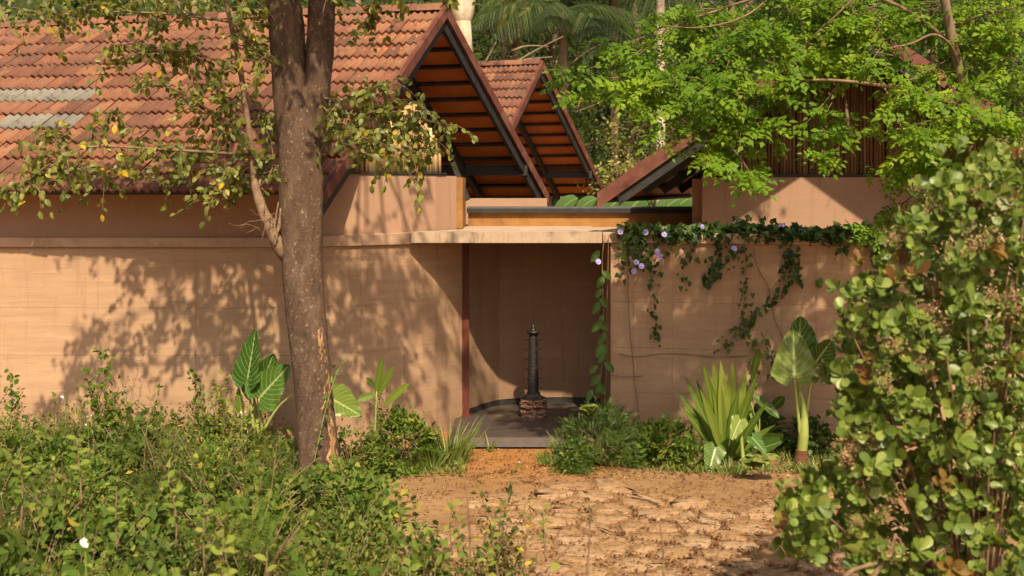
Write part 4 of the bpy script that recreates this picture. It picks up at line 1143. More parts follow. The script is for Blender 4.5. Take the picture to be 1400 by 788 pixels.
# strap leaved plant
strap_prof = lambda u: np.minimum(1.0,(u+.03)*3.2)*np.clip((1-u)*2.4,0,1)**.8*.5+.02
t = thing("strap_plant", P(985,640,13.35)*[1,1,0], "tall sword leaved plant in front of the creeper wall", "plant")
b = P(992,628,13.35); b[2] = .05
mat_s = MAT['leaf_strap']
for (x,y,rn,w) in ((928,522,.3,.085),(938,500,.45,.095),(950,500,.25,.10),(962,478,.35,.11),(975,475,.6,.12),(985,478,.9,.13),(1000,478,.8,.14),(1018,488,.75,.12),(1030,500,.5,.10),(1042,540,.3,.09),(933,548,.4,.08),(958,520,.7,.09),(1008,520,.4,.1),(945,570,.2,.08),(1052,575,.35,.08)):
    tip = P(x,y,13.35+rng.uniform(-.35,.15)); d = tip-b
    mb = MB(); L = np.linalg.norm(d); mb.blade(b+A((x-985)*.0012,rng.normal()*.03,0), d+A(0,0,.12*L), (-(x-985)*.006,-1,.2), L*1.04, w*1.02, .14, strap_prof, .35, 12, 2, rn, twist=rng.normal()*.3); mb.obj("leaf", mat_s, t, True)
# banana-like young plants
ban = lambda u: np.sin(np.pi*np.clip(u*.97+.03,0,1))**.55*.5
def paddle(t, base, tip, W, rn, facing=(0,-1,.3), droop=.08, matk='leaf_strap'):
    mb = MB(); mb.blade(base, np.asarray(tip)-base+A(0,0,droop*np.linalg.norm(np.asarray(tip)-base)), facing, np.linalg.norm(np.asarray(tip)-base), W, droop, ban, .2, 12, 3, rn, wave=.03, ribs=0); mb.obj("leaf", MAT[matk], t, True)
t = thing("canna", P(515,600,13.2)*[1,1,0], "young canna with two upright narrow leaves right of the trunk", "plant")
for (bx,by,x,y,W,rn) in ((514,538,524,484,.085,.5),(518,540,540,497,.08,.6),(512,540,488,548,.09,.4),(525,555,562,522,.09,.7),(513,530,500,515,.05,.3)):
    paddle(t, P(bx,by,13.2), P(x,y,13.1), W, rn)
mb = MB(); mb.tube(smooth_path([P(512,630,13.2)*[1,1,0],P(513,580,13.2),P(515,535,13.2)],8), np.linspace(.02,.008,8), 7); mb.obj("stem", MAT['stem_green'], t, True)
t = thing("canna", P(1045,640,13.5)*[1,1,0], "dark broad leaved canna between the sword leaved plant and giant taro", "plant")
for (bx,by,x,y,W,rn,fc) in ((1020,590,1000,560,.10,.1,(0,-1,.5)),(1030,560,1000,555,.1,.15,(0,-1,.6)),(1035,600,1068,600,.12,.1,(0,-1,.6)),(1030,540,1062,570,.13,.1,(.3,-1,.4)),(1040,620,1075,590,.12,.2,(.2,-1,.4)),(1028,520,1040,470,.09,.25,(0,-1,.2)),(1055,560,1075,540,.12,.0,(.2,-1,.4)),(1010,640,1000,590,.10,.2,(0,-1,.3)),(1085,640,1110,655,.08,.3,(0,-1,.8))):
    paddle(t, P(bx,by,13.5), P(x,y,13.35), W, rn, fc, .15)
mb = MB()
for k in range(5): mb.tube(smooth_path([P(1040+rng.uniform(-12,12),640,13.5)*[1,1,0],P(1038,600,13.5),P(1030+rng.uniform(-12,20),550,13.5)],8), np.linspace(.016,.006,8), 6)
mb.obj("stem", MAT['stem_green'], t, True)

# ferns
def fern(base, n, L, label, group=None, spread=1.0, dirs=None):
    t = thing("fern", base, label, "fern", group)
    for k in range(n):
        a = rng.random()*6.28; d = A(math.cos(a)*spread, math.sin(a)*spread*.7-.2, 1.0) if dirs is None else A(*dirs[k])
        d = nz(d); LL = L*rng.uniform(.75,1.1); ts = np.linspace(0,1,16); q = np.array([np.asarray(base)+d*LL*u+A(0,0,-.55*LL*u*u) for u in ts])
        mb = MB(); mb.tube(q, np.linspace(.004,.0015,16), 4)
        for i in range(2,16):
            tg = nz(q[i]-q[i-1]); sd = nz(np.cross(tg,(0,0,1))); w = LL*.24*math.sin(math.pi*(i/16)**.7)+.012
            for sg in (-1,1): mb.blade(q[i], sd*sg+tg*.45, (0,-.4,1), w, w*.30, .25, n=3, m=1, rnd=rng.random())
        mb.obj("frond", MAT['grass'], t, True)
fern(P(1030,655,12.6)*[1,1,0]+A(0,0,.10), 4, .55, "arching fern beside the path, left of the giant taro", dirs=[(-.3,-.4,.8),(.1,-.5,.8),(.35,-.4,.8),(-.05,-.3,1)])
fern(P(806,575,13.0), 5, .42, "fern standing above the dark mound by the doorway", dirs=[(-.25,-.1,2),(.1,-.15,2.2),(.45,-.1,1.8),(-.6,-.2,1.8),(.0,-.3,1.6)])

# mound bushes by the doorway
def mound(x, y, rx, ry, h, n, tm, size, matk, label, rlo=0):
    t = thing("bush", (x,y,0), label, "bush")
    mb = MB(); cl = Cloud()
    for k in range(16):
        a = rng.random()*6.28; e = A(x+rx*.7*math.cos(a), y+ry*.7*math.sin(a), h*rng.uniform(.5,.8)); mb.tube(smooth_path([A(x,y,-.03),(A(x,y,h*.4)+e)/2,e],6), np.linspace(.008,.003,6), 5)
    K = n//24
    for k in range(K):
        u = nz(rdir(1,.35)[0]); u[2] = abs(u[2]); q = rng.uniform(.75,1.02); c = A(x+u[0]*rx*q, y+u[1]*ry*q, .02+u[2]*h*q)
        m = 24; p = c+rdir(m,0,.05); p[:,2] = np.maximum(p[:,2],.01)
        cl.add(tm, p, rdir(m,.1,.5)+u*.9-A(0,0,.25), rdir(m,.5,.4)+u, rng.uniform(.6,1.15,m)*size, np.clip(rng.normal(.45,.2,m)+rng.uniform(-.2,.2)+rlo,0,1))
    mb.obj("stems", MAT['twig'], t, True); cl.obj("foliage", MAT[matk], t)
pm = P(822,640,13.25); mound(pm[0], 13.2, .50, .45, .62, 3400, FINE, .10, 'leaf_mound', "dense fine leaved dark green mound right of the doorway step")
pm = P(905,640,13.35); mound(pm[0], 13.35, .42, .35, .42, 1300, LEAF4, .10, 'leaf_shrub2', "low leafy bush between the dark mound and the sword leaved plant")
pm = P(552,640,13.2); mound(pm[0], 13.15, .36, .38, .58, 1900, LEAF4, .085, 'leaf_shrub2', "round bright green bush left of the doorway step")
pm = P(785,640,13.0); mound(pm[0], 13.0, .22, .2, .30, 500, LEAF4, .06, 'leaf_shrub2', "small weed at the step's right end")
pm = P(480,640,12.6); mound(pm[0], 12.6, .40, .4, .50, 1400, LEAF4, .075, 'leaf_shrub', "leafy bush at the right of the trunk foot")
pm = P(1185,650,12.9); mound(pm[0], 13.0, .35, .35, .45, 700, LEAF4, .09, 'leaf_mound', "dark low bush right of the giant taro's trunk")
pm = P(945,640,13.1); mound(pm[0], 13.05, .2, .2, .25, 400, LEAF4, .06, 'leaf_shrub2', "low weed at the sword leaved plant's left foot")
pm = P(1030,640,13.7); mound(pm[0], 13.78, .42, .2, .62, 800, LEAF8, .10, 'leaf_mound', "dark leafy bush against the wall behind the sword leaved plant")
pm = P(1110,640,13.6); mound(pm[0], 13.7, .3, .18, .42, 500, LEAF8, .09, 'leaf_mound', "dark leafy bush against the wall behind the giant taro")
# dry brown weeds
t = thing("dry_weed", P(535,610,13.4)*[1,1,0], "dry brownish weed with seed heads behind the round green bush", "weed")
mb = MB(); cl = Cloud()
for k in range(16):
    x0 = 520+rng.uniform(-22,30); e = P(x0+rng.uniform(-10,10),rng.uniform(525,570),13.4+rng.normal()*.1); q = smooth_path([P(x0,640,13.4)*[1,1,0],(e+A(0,0,-.2)),e],9); mb.tube(q, np.linspace(.004,.0015,9),4); twig_leaves(cl,q[4:],26,LEAF4,.03,.02,.2)
mb.obj("stems", MAT['twig'], t); cl.obj("seed_heads", MAT['leaf_dry'], t)
# grass tufts
def tuft(x, y, n, L, spread, label, group=None, matk='grass'):
    t = thing("grass_tuft", (x,y,0), label, "grass", group); mb = MB()
    for k in range(n):
        a = rng.random()*6.28; r = rng.random()*spread; d = A(math.cos(a)*.45,math.sin(a)*.4,1)
        mb.blade((x+r*math.cos(a),y+r*math.sin(a)*.7,0), d, (0,-1,.2), L*rng.uniform(.5,1.1), .016, rng.uniform(.15,.5), lambda u: .5*(1-u)+.05, .1, 5, 1, rng.random(), twist=rng.normal()*.5)
    mb.obj("blades", MAT[matk], t, True, kind='stuff')
tuft(P(612,640,13.2)[0], 13.3, 170, .72, .22, "tall pale grass tuft at the left end of the doorway step")
tuft(P(590,640,13.0)[0], 13.05, 80, .5, .18, "shorter grass tuft beside the round green bush")
tuft(P(772,640,13.4)[0], 13.5, 60, .45, .12, "small dry grass tuft at the right end of the step")
tuft(P(670,640,13.9)[0], 13.85, 6, .42, .03, "few thin dry grass stalks before the step")
tuft(P(1120,650,12.8)[0], 12.95, 40, .26, .15, "short grass tuft at the foot of the giant taro")
tuft(P(1000,655,12.7)[0], 12.8, 60, .22, .25, "short grass tuft at the path edge below the strap leaves")

# ------------------------------------------------------------------ creeper on the right wall
def onwall(x, y, o=.07):
    p = wall_at(RIGHT, x); t_ = nz(wall_at(RIGHT,x+5)-wall_at(RIGHT,x-5)); p = p+np.array([t_[1],-t_[0]])*o
    return A(p[0],p[1],CAM_Z-(y-HOR)/F*p[1])
cr = thing("creeper", onwall(1000,322), "dark green creeper with violet flowers draped over the right wall's coping", "creeper")
mb = MB(); cl = Cloud()
def hugging(pl, n, size, wid, rnd=(0,1), o=.085):
    q = smooth_path([onwall(x,y,o) for x,y in pl], 24); mb.tube(q, np.linspace(.006,.002,24), 5)
    s = interp(q, n); s = s+rdir(n,0,1)*[wid,.035,wid]; 
    cl.add(IVY, s, rdir(n,-1.1,.6), rdir(n,.5,.45)-A(0,1.0,0), rng.uniform(.6,1.2,n)*size, rng.uniform(*rnd,n))
for k in range(5):
    pl = [(x, 318+rng.uniform(-6,8)) for x in np.linspace(848,1200,10)]
    q = [onwall(x,y,rng.uniform(-.12,.09)) for x,y in pl]
    q = smooth_path(q, 40); mb.tube(q, .006, 5); n = 330; s = interp(q,n)+rdir(n,0,1)*[.05,.06,.038]+A(0,0,.015)
    s = s[rng.random(n) < np.where(s[:,0]<1.9,.75,1.0)]; n = len(s)
    cl.add(IVY, s, rdir(n,-.6,.7)-A(0,.25,0), rdir(n,.8,.5)-A(0,.8,0), rng.uniform(.6,1.2,n)*.108, rng.random(n)*.9)
hugging([(850,318),(848,345),(853,370),(845,385)],20,.085,.035,(.3,.9)); hugging([(880,318),(882,350),(893,390),(896,430),(900,470)],50,.075,.04,(0,.8))
hugging([(868,318),(870,340),(876,362)],55,.09,.08,(.1,.8)); hugging([(905,320),(900,345),(892,372)],26,.085,.07); hugging([(945,322),(944,345),(936,362)],22,.085,.06,(.1,.8)); hugging([(985,322),(982,345),(973,385)],40,.09,.045,(0,.6))
hugging([(1000,325),(1005,350),(990,360)],20,.085,.09,(.2,.9)); hugging([(1018,330),(1020,365),(1018,420),(1012,450)],44,.07,.045,(.4,1)); hugging([(1072,322),(1076,350),(1078,385),(1060,405),(1030,430),(1018,455)],85,.075,.04,(.1,.8)); hugging([(1080,340),(1085,365),(1092,385)],40,.09,.06,(0,.7))
hugging([(1148,325),(1150,335)],25,.09,.06); hugging([(1190,325),(1200,340),(1208,352)],50,.09,.09,(0,.6)); hugging([(1012,445),(1000,465),(985,480)],24,.07,.05,(.5,1)); hugging([(1040,455),(1055,480),(1060,510)],24,.07,.04,(.4,1)); hugging([(1018,455),(1035,475),(1030,520)],20,.09,.04,(.7,1)); hugging([(1005,305),(1020,298),(1040,302)],26,.10,.05,(0,.5),-.1)
hugging([(965,372),(972,380),(970,388)],14,.08,.04,(.1,.6)); hugging([(935,375),(938,395)],8,.07,.03,(.5,1))
hugging([(1120,380),(1122,392)],6,.08,.02,(.5,1))
for (pl) in ([(860,340),(858,420),(868,520),(876,585)],[(1030,340),(1036,370),(1052,392),(1056,430),(1070,462)],[(1185,345),(1178,362),(1170,385),(1160,400)]):
    q = smooth_path([onwall(x,y,.03) for x,y in pl],20); mb.tube(q, .0045, 5)
mb.obj("stems", MAT['twig'], cr, True, kind='stuff'); cl.obj("foliage", MAT['leaf_dark'], cr)
vf = MB()
for a in range(5):
    c, s_ = math.cos(a*1.2566), math.sin(a*1.2566); vf.blade((0,0,0),(c,s_,.25),(0,0,1),.036,.032,.25,n=4,m=2)
lathe(vf,(0,0,-.04),[(.006,0),(.012,.03),(.016,.045)],8)
vme = vf.mesh("flower", True); vme.materials.append(MAT['violet'])
def flower(x,y,parent,o=.16,s=1.0,p=None):
    f = bpy.data.objects.new("flower", vme); COL.objects.link(f); f.parent = parent
    p = onwall(x,y,o) if p is None else p
    f.location = (p-world_loc(parent)).tolist(); f.rotation_euler = (1.25+rng.normal()*.25,rng.normal()*.25,rng.normal()*.35); f.scale = (s,)*3
for (x,y) in ((884,318),(909,321),(900,344),(903,351),(871,359),(878,364),(868,371),(849,317),(961,310),(1069,308),(1004,340)): flower(x,y,cr,.18,1.0 if y>312 else .8)
# binding wire / bare runners lying across the wall
t = thing("dry_runner", onwall(900,489,.03), "bare pale runner stretched level across the right wall", "runner")
mb = MB(); mb.tube(smooth_path([onwall(846,484,.03),onwall(870,489,.035),onwall(905,483,.035),onwall(940,484,.03),onwall(975,489,.03),onwall(1020,487,.03)],30), .005, 6); mb.obj("runner", MAT['drybark'], t, True)
t = thing("dry_runner", onwall(870,515,.03), "short bare runner low on the right wall by the doorway", "runner")
mb = MB(); mb.tube(smooth_path([onwall(837,513,.03),onwall(860,516,.035),onwall(880,514,.03)],16), .004, 6); mb.obj("runner", MAT['drybark'], t, True)
# hanging vine with big oval leaves at the doorway corner
hv = thing("hanging_vine", P(824,340,14.25), "hanging vine of large oval leaves down the doorway's right edge", "vine")
mb = MB(); q = smooth_path([P(827,322,14.3),P(823,350,14.28),P(824,400,14.28),P(826,450,14.27),P(823,500,14.27),P(818,545,14.25)],40); mb.tube(q,.006,6)
q2 = smooth_path([P(832,322,14.32),P(831,380,14.3),P(829,440,14.3),P(830,500,14.28),P(826,560,14.28)],40); mb.tube(q2,.005,6); mb.obj("stem", MAT['twig'], hv, True)
mb = MB(); mb.blade((0,0,0),(0,1,0),(0,0,1),1,.27,.15,None,.2,8,3,.5,ribs=4); lme = mb.mesh("leaf", True); lme.materials.append(MAT['leaf_vine'])
def place_leaf(me, name, parent, p, d, n, s, mat=None):
    d = nz(d); x = nz(np.cross(d,n)); z = np.cross(x,d)
    o = bpy.data.objects.new(name, me); COL.objects.link(o); o.parent = parent
    m = Matrix(((x[0],d[0],z[0],0),(x[1],d[1],z[1],0),(x[2],d[2],z[2],0),(0,0,0,1))) @ Matrix.Scale(s,4); m.translation = Vector((np.asarray(p)-world_loc(parent)).tolist()); o.matrix_local = m
    return o
for i,(x,y) in enumerate([(820,350),(822,378),(827,385),(820,398),(826,402),(816,415),(824,420),(821,432),(829,438),(815,446),(824,447),(818,460),(830,462),(817,474),(826,478),(816,486),(829,490),(823,502),(819,507),(828,512),(824,520),(814,530),(826,532),(822,540),(811,540)]):
    if i % 4 == 3: continue
    sg = -1 if i%2 == 0 else 1
    x += sg*3+rng.normal()
    place_leaf(lme,"leaf",hv,P(x,y-7,14.24),A(sg*.55+.2*rng.normal(),-.25,-.8),A(-sg*.3+.2*rng.normal(),-1,.35),rng.uniform(.13,.19))
flower(818,358,hv,p=P(818,358,14.15),s=1)

# ------------------------------------------------------------------ big round leaved bush at right
bb = thing("round_leaved_bush", (2.6,6.6,0), "tall bush of rounded leaves and tan flower panicles filling the right edge", "bush")
outline = np.array([(1420,175),(1350,205),(1290,245),(1232,318),(1190,365),(1146,425),(1158,470),(1138,520),(1146,575),(1160,620),(1125,640),(1065,690),(1070,740),(1098,770),(1160,760),(1200,800),(1430,800)])
def inside(x,y):
    c = False; n = len(outline); j = n-1
    for i in range(n):
        (xi,yi),(xj,yj) = outline[i],outline[j]
        if (yi>y)!=(yj>y) and x < (xj-xi)*(y-yi)/(yj-yi)+xi: c = not c
        j = i
    return c
ros = []
tries = 0
while len(ros) < 1500 and tries < 90000:
    tries += 1
    x, y = rng.uniform(1055,1460), rng.uniform(200,860)
    if not inside(x, min(y,795)) and not (rng.random() < .06 and (inside(x+24, min(y,795)) or inside(x+10, min(y+26,795)))): continue
    Y = 6.9+rng.uniform(-.7,.85)
    if y > 700 and x > 1190 and rng.random() < .3: continue
    if 1180 < x < 1250 and 560 < y < 760 and rng.random() < .45: continue
    if any((x-a)**2+((y-b)*1.1)**2 < 10**2 and abs(Y-c) < .25 for a,b,c in ros): continue
    ros.append((x,y,Y))
big = []; n_obj = 0
ros.sort(key=lambda r: r[2])
V12, T12 = ROUND
rmes = []
for k in range(4):
    me = mesh_tri("leaf", V12*[.82+.06*(k%2),1,1.0+.3*k]+rng.normal(size=V12.shape)*.008, T12, {"rnd":np.full(len(V12),(.25,.5,.72,.93)[k]),"vx":np.abs(V12[:,0]),"vy":V12[:,1]}); me.materials.append(MAT['leaf_cashew']); rmes.append(me)
cl = Cloud(); mb = MB(); bud = Cloud()
root = A(2.75,6.9,0)
def bush_branch(c):
    mid = root+(c-root)*A(.35,.5,.55); mb.tube(smooth_path([root+A(rng.normal()*.1,rng.normal()*.1,.0),mid,c],9), np.linspace(.014,.004,9), 5)
for i,(x,y,Y) in enumerate(ros):
    c = P(x,y,Y); 
    if c[2] < .05: continue
    n = rng.integers(5,10); rs = rng.uniform(.6,1.3); up = nz(rdir(1,.75,.5)[0]-A(0,1.0,0)); red = rng.random() < .06
    if i % 22 == 0: bush_branch(c)
    a0 = rng.random()*6.28
    ex = nz(np.cross(up,(.2,.3,1))); ey = np.cross(up,ex)
    for k in range(n):
        a = a0+k*2.4; el_ = rng.uniform(.3,1.5); d = ex*math.cos(a)+ey*math.sin(a)+up*el_; nn = up*1.0-(ex*math.cos(a)+ey*math.sin(a))*el_*.8+rdir(1,0,.15)[0]
        s = rng.uniform(.055,.085)*rs; p = c+up*rng.uniform(-.05,.02)
        tip_red = red and el_ > .45
        if n_obj < 300 and Y < 7.1:
            place_leaf(rmes[3 if tip_red else rng.choice([0,1,1,2])],"leaf",bb,p,d,nn,s); n_obj += 1
        else:
            cl.add(ROUND, p[None], d[None], nn[None], np.array([s]), np.array([rng.uniform(.88,1) if tip_red else np.clip(rng.normal(.45,.2),0,.8)]))
    if rng.random() < .10:
        m = 90; t0 = c+up*.085; p = t0+rdir(m,0,.030)*[1,1,.9]; bud.add(LEAF4, p, rdir(m), rdir(m), rng.uniform(.012,.024,m), rng.random(m))
        for q in range(5): mb.tube([c,t0+rdir(1,0,.02)[0]], .0025, 4)
for (pl) in ([(1185,800),(1215,760),(1225,730)],[(1240,790),(1262,768),(1300,745)],[(1150,800),(1160,780),(1200,770)]):
    mb.tube(smooth_path([P(x,y,6.3) for x,y in pl],10), np.linspace(.016,.008,10), 7)
mb.obj("branches", MAT['twig'], bb, True, kind='stuff'); cl.obj("small_leaves", MAT['leaf_cashew'], bb); bud.obj("flower_panicles", MAT['pink_bud'], bb, smooth=False)

# ------------------------------------------------------------------ weeds standing in the path's foreground
for (x,y,Y,n,s,lab,rd,mk) in ((575,722,8.2,7,.105,"broad leaved green weed standing at the path's front left",(.5,.9),'leaf_shrub2'),(605,745,7.9,9,.09,"bushy green weed behind which the path starts",(.3,.8),'leaf_shrub'),(635,765,7.6,10,.08,"leafy weed low at the bottom of the path",(.3,.9),'leaf_shrub'),(560,775,7.4,10,.09,"green weed in the bottom corner of the thicket",(.4,.8),'leaf_shrub2'),
   (548,678,10.3,3,.10,"small seedling with two pale upright leaves on the path's left",(.8,1),'leaf_shrub2'),(618,690,9.6,4,.10,"seedling with one yellow leaf left on the path",(.8,1),'leaf_shrub2'),(672,720,8.6,8,.075,"thin weed with yellowing leaves on the path",(.6,1),'leaf_shrub'),(686,690,9.0,6,.06,"thin arching weed in the middle of the path",(.3,.8),'leaf_shrub'),
   (720,722,8.8,3,.085,"seedling with two bright yellow hanging leaves on the path",(.97,1),'leaf_main'),(742,695,9.2,6,.065,"slanting seedling with a row of green leaves on the path",(.5,.9),'leaf_shrub2'),(668,755,7.7,9,.08,"weed with yellow leaf at the bottom middle of the path",(.5,1),'leaf_shrub2'),(752,780,6.9,3,.09,"lone green leaf tip at the bottom edge",(.7,.9),'leaf_shrub2')):
    seedling(x,y,Y,n,s,mk,lab,rnd=rd,hgt=.42,group="weeds standing on the path")
for (x0,y0,x1,y1,Y,lab) in ((735,788,780,745,7.6,"leaning dry stick at the bottom edge of the path"),(800,790,806,690,7.7,"upright dry stalk with a spiky head on the path"),(905,800,902,712,7.6,"thin dry stalk at the path's bottom right"),(640,730,634,654,8.9,"thin bare stalk left on the path"),(520,790,535,757,7.3,"pale dry stalk by the thicket's corner"),(960,790,985,748,7.7,"slanting thin dry stalk right of the path's middle")):
    t = thing("dry_stalk", P(x0,y0,Y), lab, "stalk", "dry stalks in the foreground"); mb = MB()
    b0 = P(x0,y0,Y); b0 = b0+(b0-P(x1,y1,Y))*.6
    mb.tube(smooth_path([b0,P((x0+x1)/2+4,(y0+y1)/2,Y),P(x1,y1,Y)],12), np.linspace(.009,.004,12), 6, bump=.08); mb.obj("stalk", MAT['twig'], t, True)
    if x0 == 800:
        mb = MB(); c = P(806,695,Y)
        for k in range(14):
            a = k*.45*2; mb.blade(c-A(0,0,.05*(k%3)), (math.cos(a),math.sin(a),.7), (0,0,1), .13, .012, .5, lambda u:.5*(1-u)+.05, .1, 4, 1, .9)
        mb.obj("dry_blades", MAT['leaf_dry'], t, True)

for (x,y,Y,r,n,mk,lab) in ((585,728,8.1,.20,420,'leaf_shrub2',"bushy bright green weed in the path's front left corner"),(655,752,7.8,.17,330,'leaf_shrub',"dull green weed at the bottom middle of the path"),(550,768,7.6,.2,420,'leaf_shrub2',"green weed bordering the thicket's bottom right corner"),(690,700,8.9,.10,110,'leaf_shrub',"small dark weed in the middle of the path")):
    p = P(x,y,Y); shrub(p[0], Y, r, max(.2,p[2]), n, LEAF8, .075, mk, lab, sprouts=3, group="weeds standing on the path", cat="weed", name="weed")
t = thing("seed_pod", P(1158,148,11.3), "dry brown seed pod hanging before the dark bamboo gable", "seed pod")
mb = MB(); q = smooth_path([P(1157,138,11.3),P(1157,152,11.3),P(1159,164,11.3),P(1160,176,11.3)],14); mb.tube(q, np.r_[.004,.004,np.linspace(.012,.018,8),.016,.013,.009,.004], 8, bump=.06); mb.obj("pod", MAT['drybark'], t, True)
# ------------------------------------------------------------------ forest behind
def crown_tree(x, y, h, r, n, size, mk, label, trunk='drybark', zlo=.35, tr=.12, name="tree", tm=LEAF4, clumps=26, group=None):
    t = thing(name, (x,y,0), label, "tree", group); mb = MB(); cl = Cloud()
    q = smooth_path([A(x,y,-.3),A(x+rng.normal()*.2,y,h*.3),A(x+rng.normal()*.4,y,h*.6),A(x+rng.normal()*.5,y,h*.9)],16); mb.tube(q, np.linspace(tr,tr*.4,16), 10, bump=.04); mb.obj("trunk", MAT[trunk], t, True)
    mb = MB()
    for k in range(clumps):
        u = nz(rdir(1)[0]); qd = rng.uniform(.35,1)
        c = A(x,y,h*(zlo+1)/2)+u*A(r,r,h*(1-zlo)/2)*qd
        s = q[min(15,int(np.clip(c[2]/h,0,.95)*15))]; mb.tube(smooth_path([s,(s+c)/2+A(0,0,.2),c],7), np.linspace(tr*.3,.012,7), 5)
        m = n//clumps; p = c+rdir(m,0,r*.20)*[1,1,.7]; tone = rng.uniform(-.25,.25)
        cl.add(tm, p, (p-c)+rdir(m,-.2,.5), rdir(m,1,.5)-A(0,.5,0), rng.uniform(.6,1.2,m)*size, np.clip(rng.normal(.45+tone,.2,m),0,1))
    mb.obj("limbs", MAT[trunk], t, True, kind='stuff'); cl.obj("foliage", MAT[mk], t)
BG = "trees of the forest behind the buildings"
def bx(px_, Y): return (px_-700)/F*Y
for (px_,Y,h,r,n,s,mk,lab,tk) in (
 (20,24,9,2.6,2600,.16,'leaf_far2',"leafy tree behind the left end of the long roof",'drybark'),(150,27,9.5,2.8,2800,.16,'leaf_far2',"green tree second from left behind the long roof",'drybark'),(265,25,9,2.4,2400,.16,'leaf_far3',"olive tree behind the middle of the long roof",'drybark'),
 (370,29,10,3,2800,.18,'leaf_far',"dark tree behind the big trunk",'drybark'),(490,27,8.7,2.2,2400,.15,'leaf_far3',"dry yellowish tree just behind the roof's right ridge",'drybark'),
 (700,31,9.5,2.2,2800,.16,'leaf_far2',"feathery green tree behind the small tiled gable",'drybark'),(745,36,12,3,3200,.2,'leaf_far',"dark tall tree behind the palm fronds",'drybark'),(990,33,12,3.2,3400,.2,'leaf_far',"tall dark tree right of the palm trunk",'drybark'),
 (870,37,12.5,3.0,3000,.2,'leaf_far',"dark forest tree behind the palm trunk",'drybark'),(955,27,7.2,1.9,2200,.15,'leaf_far2',"mid green tree above the right building's gutter tip",'drybark'),(1120,30,11,3.2,3000,.2,'leaf_far',"dark tree behind the right building's ridge",'drybark'),(1260,28,11,3.2,3000,.2,'leaf_far2',"green tree behind the right roof slope",'drybark'),(1390,29,11,3.0,3000,.2,'leaf_far',"dark tree behind the far right of the roof",'drybark'),
 (610,34,11,3,2800,.2,'leaf_far',"dark tree behind the large roof apex",'drybark')):
    fe = 'feathery' in lab
    crown_tree(bx(px_,Y), Y, h, r, n if not fe else 1100, s if not fe else .5, mk, lab, tk, zlo=.25 if Y<36 else .15, group=BG, tr=.16, tm=FINE if fe else LEAF4)
# olive brush in the gap
for (px_,Y,h,r,n,mk,lab) in ((850,27,4.8,1.0,1900,'leaf_far3',"olive brush in the gap between the roofs, left one"),(895,28,5.0,1.0,1900,'leaf_far3',"olive brush in the gap between the roofs, right one"),(815,29,5.2,1.0,1700,'leaf_far2',"green brush just right of the small gable"),(935,29,5.2,1.1,1500,'leaf_far3',"dry brush behind the right roof's low corner")):
    crown_tree(bx(px_,Y), Y, h, r, n, .12, mk, lab, zlo=.05, tr=.05, name="brush", group="brush in the gap between the roofs", clumps=34)
# white forked trunk behind the apex
t = thing("pale_tree", (bx(632,21.5),21.5,0), "pale forked trunk rising behind the large roof's apex", "tree"); mb = MB()
mb.tube(smooth_path([P(636,420,21.5)*[1,1,0],P(634,60,21.5),P(632,30,21.5)],14), np.linspace(.2,.17,14), 14, bump=.03)
mb.tube(smooth_path([P(632,36,21.5),P(624,8,21.5),P(618,-60,21.5),P(605,-200,21.5)],14), np.linspace(.14,.08,14), 12, bump=.03)
mb.tube(smooth_path([P(633,38,21.5),P(641,10,21.5),P(646,-50,21.5),P(665,-200,21.5)],14), np.linspace(.13,.07,14), 12, bump=.03); mb.obj("trunk", MAT['palebark'], t, True)
cl = Cloud(); 
for k in range(12):
    c = P(630+rng.uniform(-60,60),-200+rng.uniform(-50,40),21.5+rng.normal()*.8); m = 90; p = c+rdir(m,0,.4); cl.add(LEAF4,p,rdir(m,-.2,.6),rdir(m,1,.5),.15,rng.random(m))
cl.obj("foliage", MAT['leaf_far2'], t)
# palms
def palm(px_, Y, h, label, fronds, trunk_r=.14, L=3.2, trunk='palebark', lean=0, dirs=None):
    x = bx(px_,Y); t = thing("palm", (x,Y,0), label, "palm", "palms in the forest behind"); mb = MB()
    q = smooth_path([A(x,Y,-.2),A(x+lean*.3,Y,h*.4),A(x+lean*.7,Y,h*.75),A(x+lean,Y,h)],40); r = np.full(40,trunk_r)*np.linspace(1.05,.85,40); r[::2] *= 1.05; mb.tube(q, r, 12, bump=.02); mb.obj("trunk", MAT[trunk], t, True)
    top = q[-1]
    for k in range(fronds):
        a = k*2.4+.3; d = nz(A(math.cos(a),math.sin(a)*.9,rng.uniform(.0,.9))) if dirs is None else nz(A(*dirs[k])); LL = L*rng.uniform(.85,1.1); ts = np.linspace(0,1,26)
        qq = np.array([top+d*LL*u+A(0,0,-.62*LL*u*u) for u in ts]); mb = MB(); mb.tube(qq, np.linspace(.03,.006,26), 5)
        for i in range(3,26):
            tg = nz(qq[i]-qq[i-1]); sd = nz(np.cross(tg,(0,0,1))); w = LL*.30*math.sin(math.pi*min(1,.12+.85*i/26))
            for sg in (-1,1):
                for e in (0,.5): mb.blade(qq[i]-tg*LL/26*e, sd*sg*.8+tg*.65-A(0,0,.35), (0,-.2,1), w*rng.uniform(.9,1.1), .035, .45, lambda u:.5*(1-u*.85), .2, 3, 1, rng.random())
        mb.obj("frond", MAT['leaf_palm'], t, True)
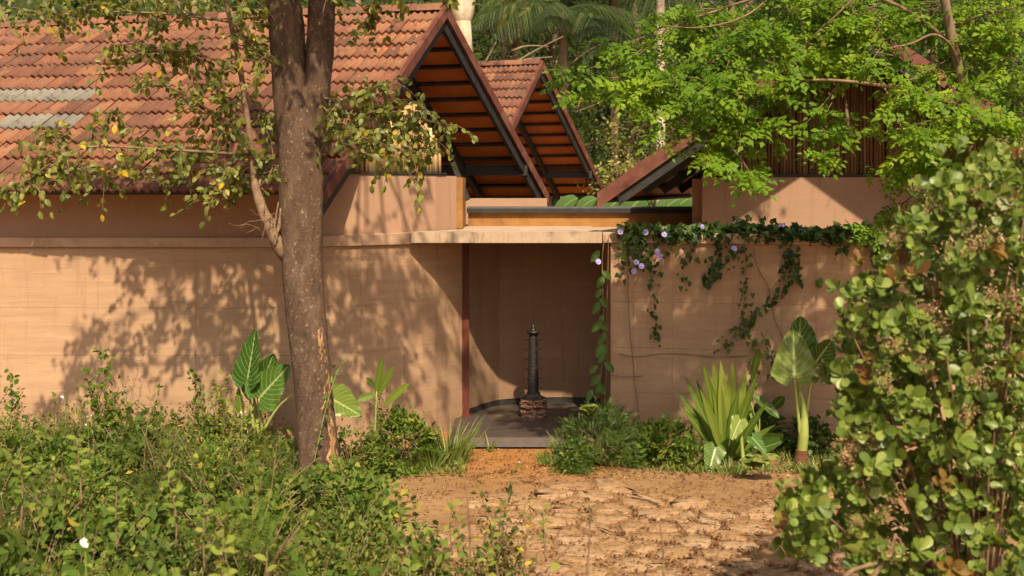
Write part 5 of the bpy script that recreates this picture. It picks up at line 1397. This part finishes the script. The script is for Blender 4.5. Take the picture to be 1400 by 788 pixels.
palm(903, 26, 9.2, "slender pale palm trunk rising beyond the small gable", 8, .11, 2.6)
palm(770, 30, 7.7, "palm with dark arching fronds between the roofs", 13, .13, 3.0, 'drybark')
palm(690, 33, 8.4, "palm crown behind the small gable's ridge", 12, .13, 3.0, 'drybark')
palm(840, 33, 8.8, "darker palm crown right of the arching fronds", 12, .13, 3.2, 'drybark')
# bare branches beyond the small gable, banana leaves under the eaves gap
t = thing("dry_branch", P(735,80,26), "bare dry branches beyond the small gable's ridge", "branch"); mb = MB()
for pl in ([(668,92),(710,82),(755,78)],[(690,95),(730,70),(770,50)],[(700,70),(720,62),(750,64)],[(655,100),(672,70),(678,58)]):
    mb.tube(smooth_path([P(x,y,26) for x,y in pl],10), np.linspace(.03,.012,10), 6)
mb.tube(smooth_path([P(690,95,26),P(700,160,26),P(705,400,26)*[1,1,0]],10), .05, 6); mb.obj("branches", MAT['drybark'], t, True)
t = thing("banana_plant", (bx(860,21),21,0), "row of broad banana leaves seen under the right eave", "plant"); 
for (x,y,W) in ((775,266,.25),(800,268,.22),(840,264,.4),(870,262,.5),(915,268,.3),(930,266,.3),(950,268,.25)):
    mb = MB(); b = P(x-18,300,21); mb.blade(b, P(x+14,y+5,21)-b+A(0,0,.25), (0,-1,.9), .8, W*1.3, .35, ban, .15, 8, 2, .3); mb.obj("leaf", MAT['leaf_vine'], t, True)
mb = MB(); mb.tube([A(bx(860,21.2),21.2,-.1),A(bx(858,21.2),21.2,2.6)], .12, 10); mb.obj("stem", MAT['stem_green'], t, True)
# the far wood
cl = Cloud(); K = 420
for k in range(K):
    c = A(rng.uniform(-26,26), rng.uniform(38,46), 0); c[2] = rng.uniform(.5,14.5); m = 75; p = c+rdir(m,0,.75); tone = rng.uniform(-.25,.25)
    cl.add(LEAF4, p, rdir(m,-.3,.6), rdir(m,1,.5)-A(0,.5,0), rng.uniform(.25,.45,m), np.clip(rng.normal(.35+tone,.2,m),0,1))
cl.obj("far_wood", MAT['leaf_far'], None, 'stuff')
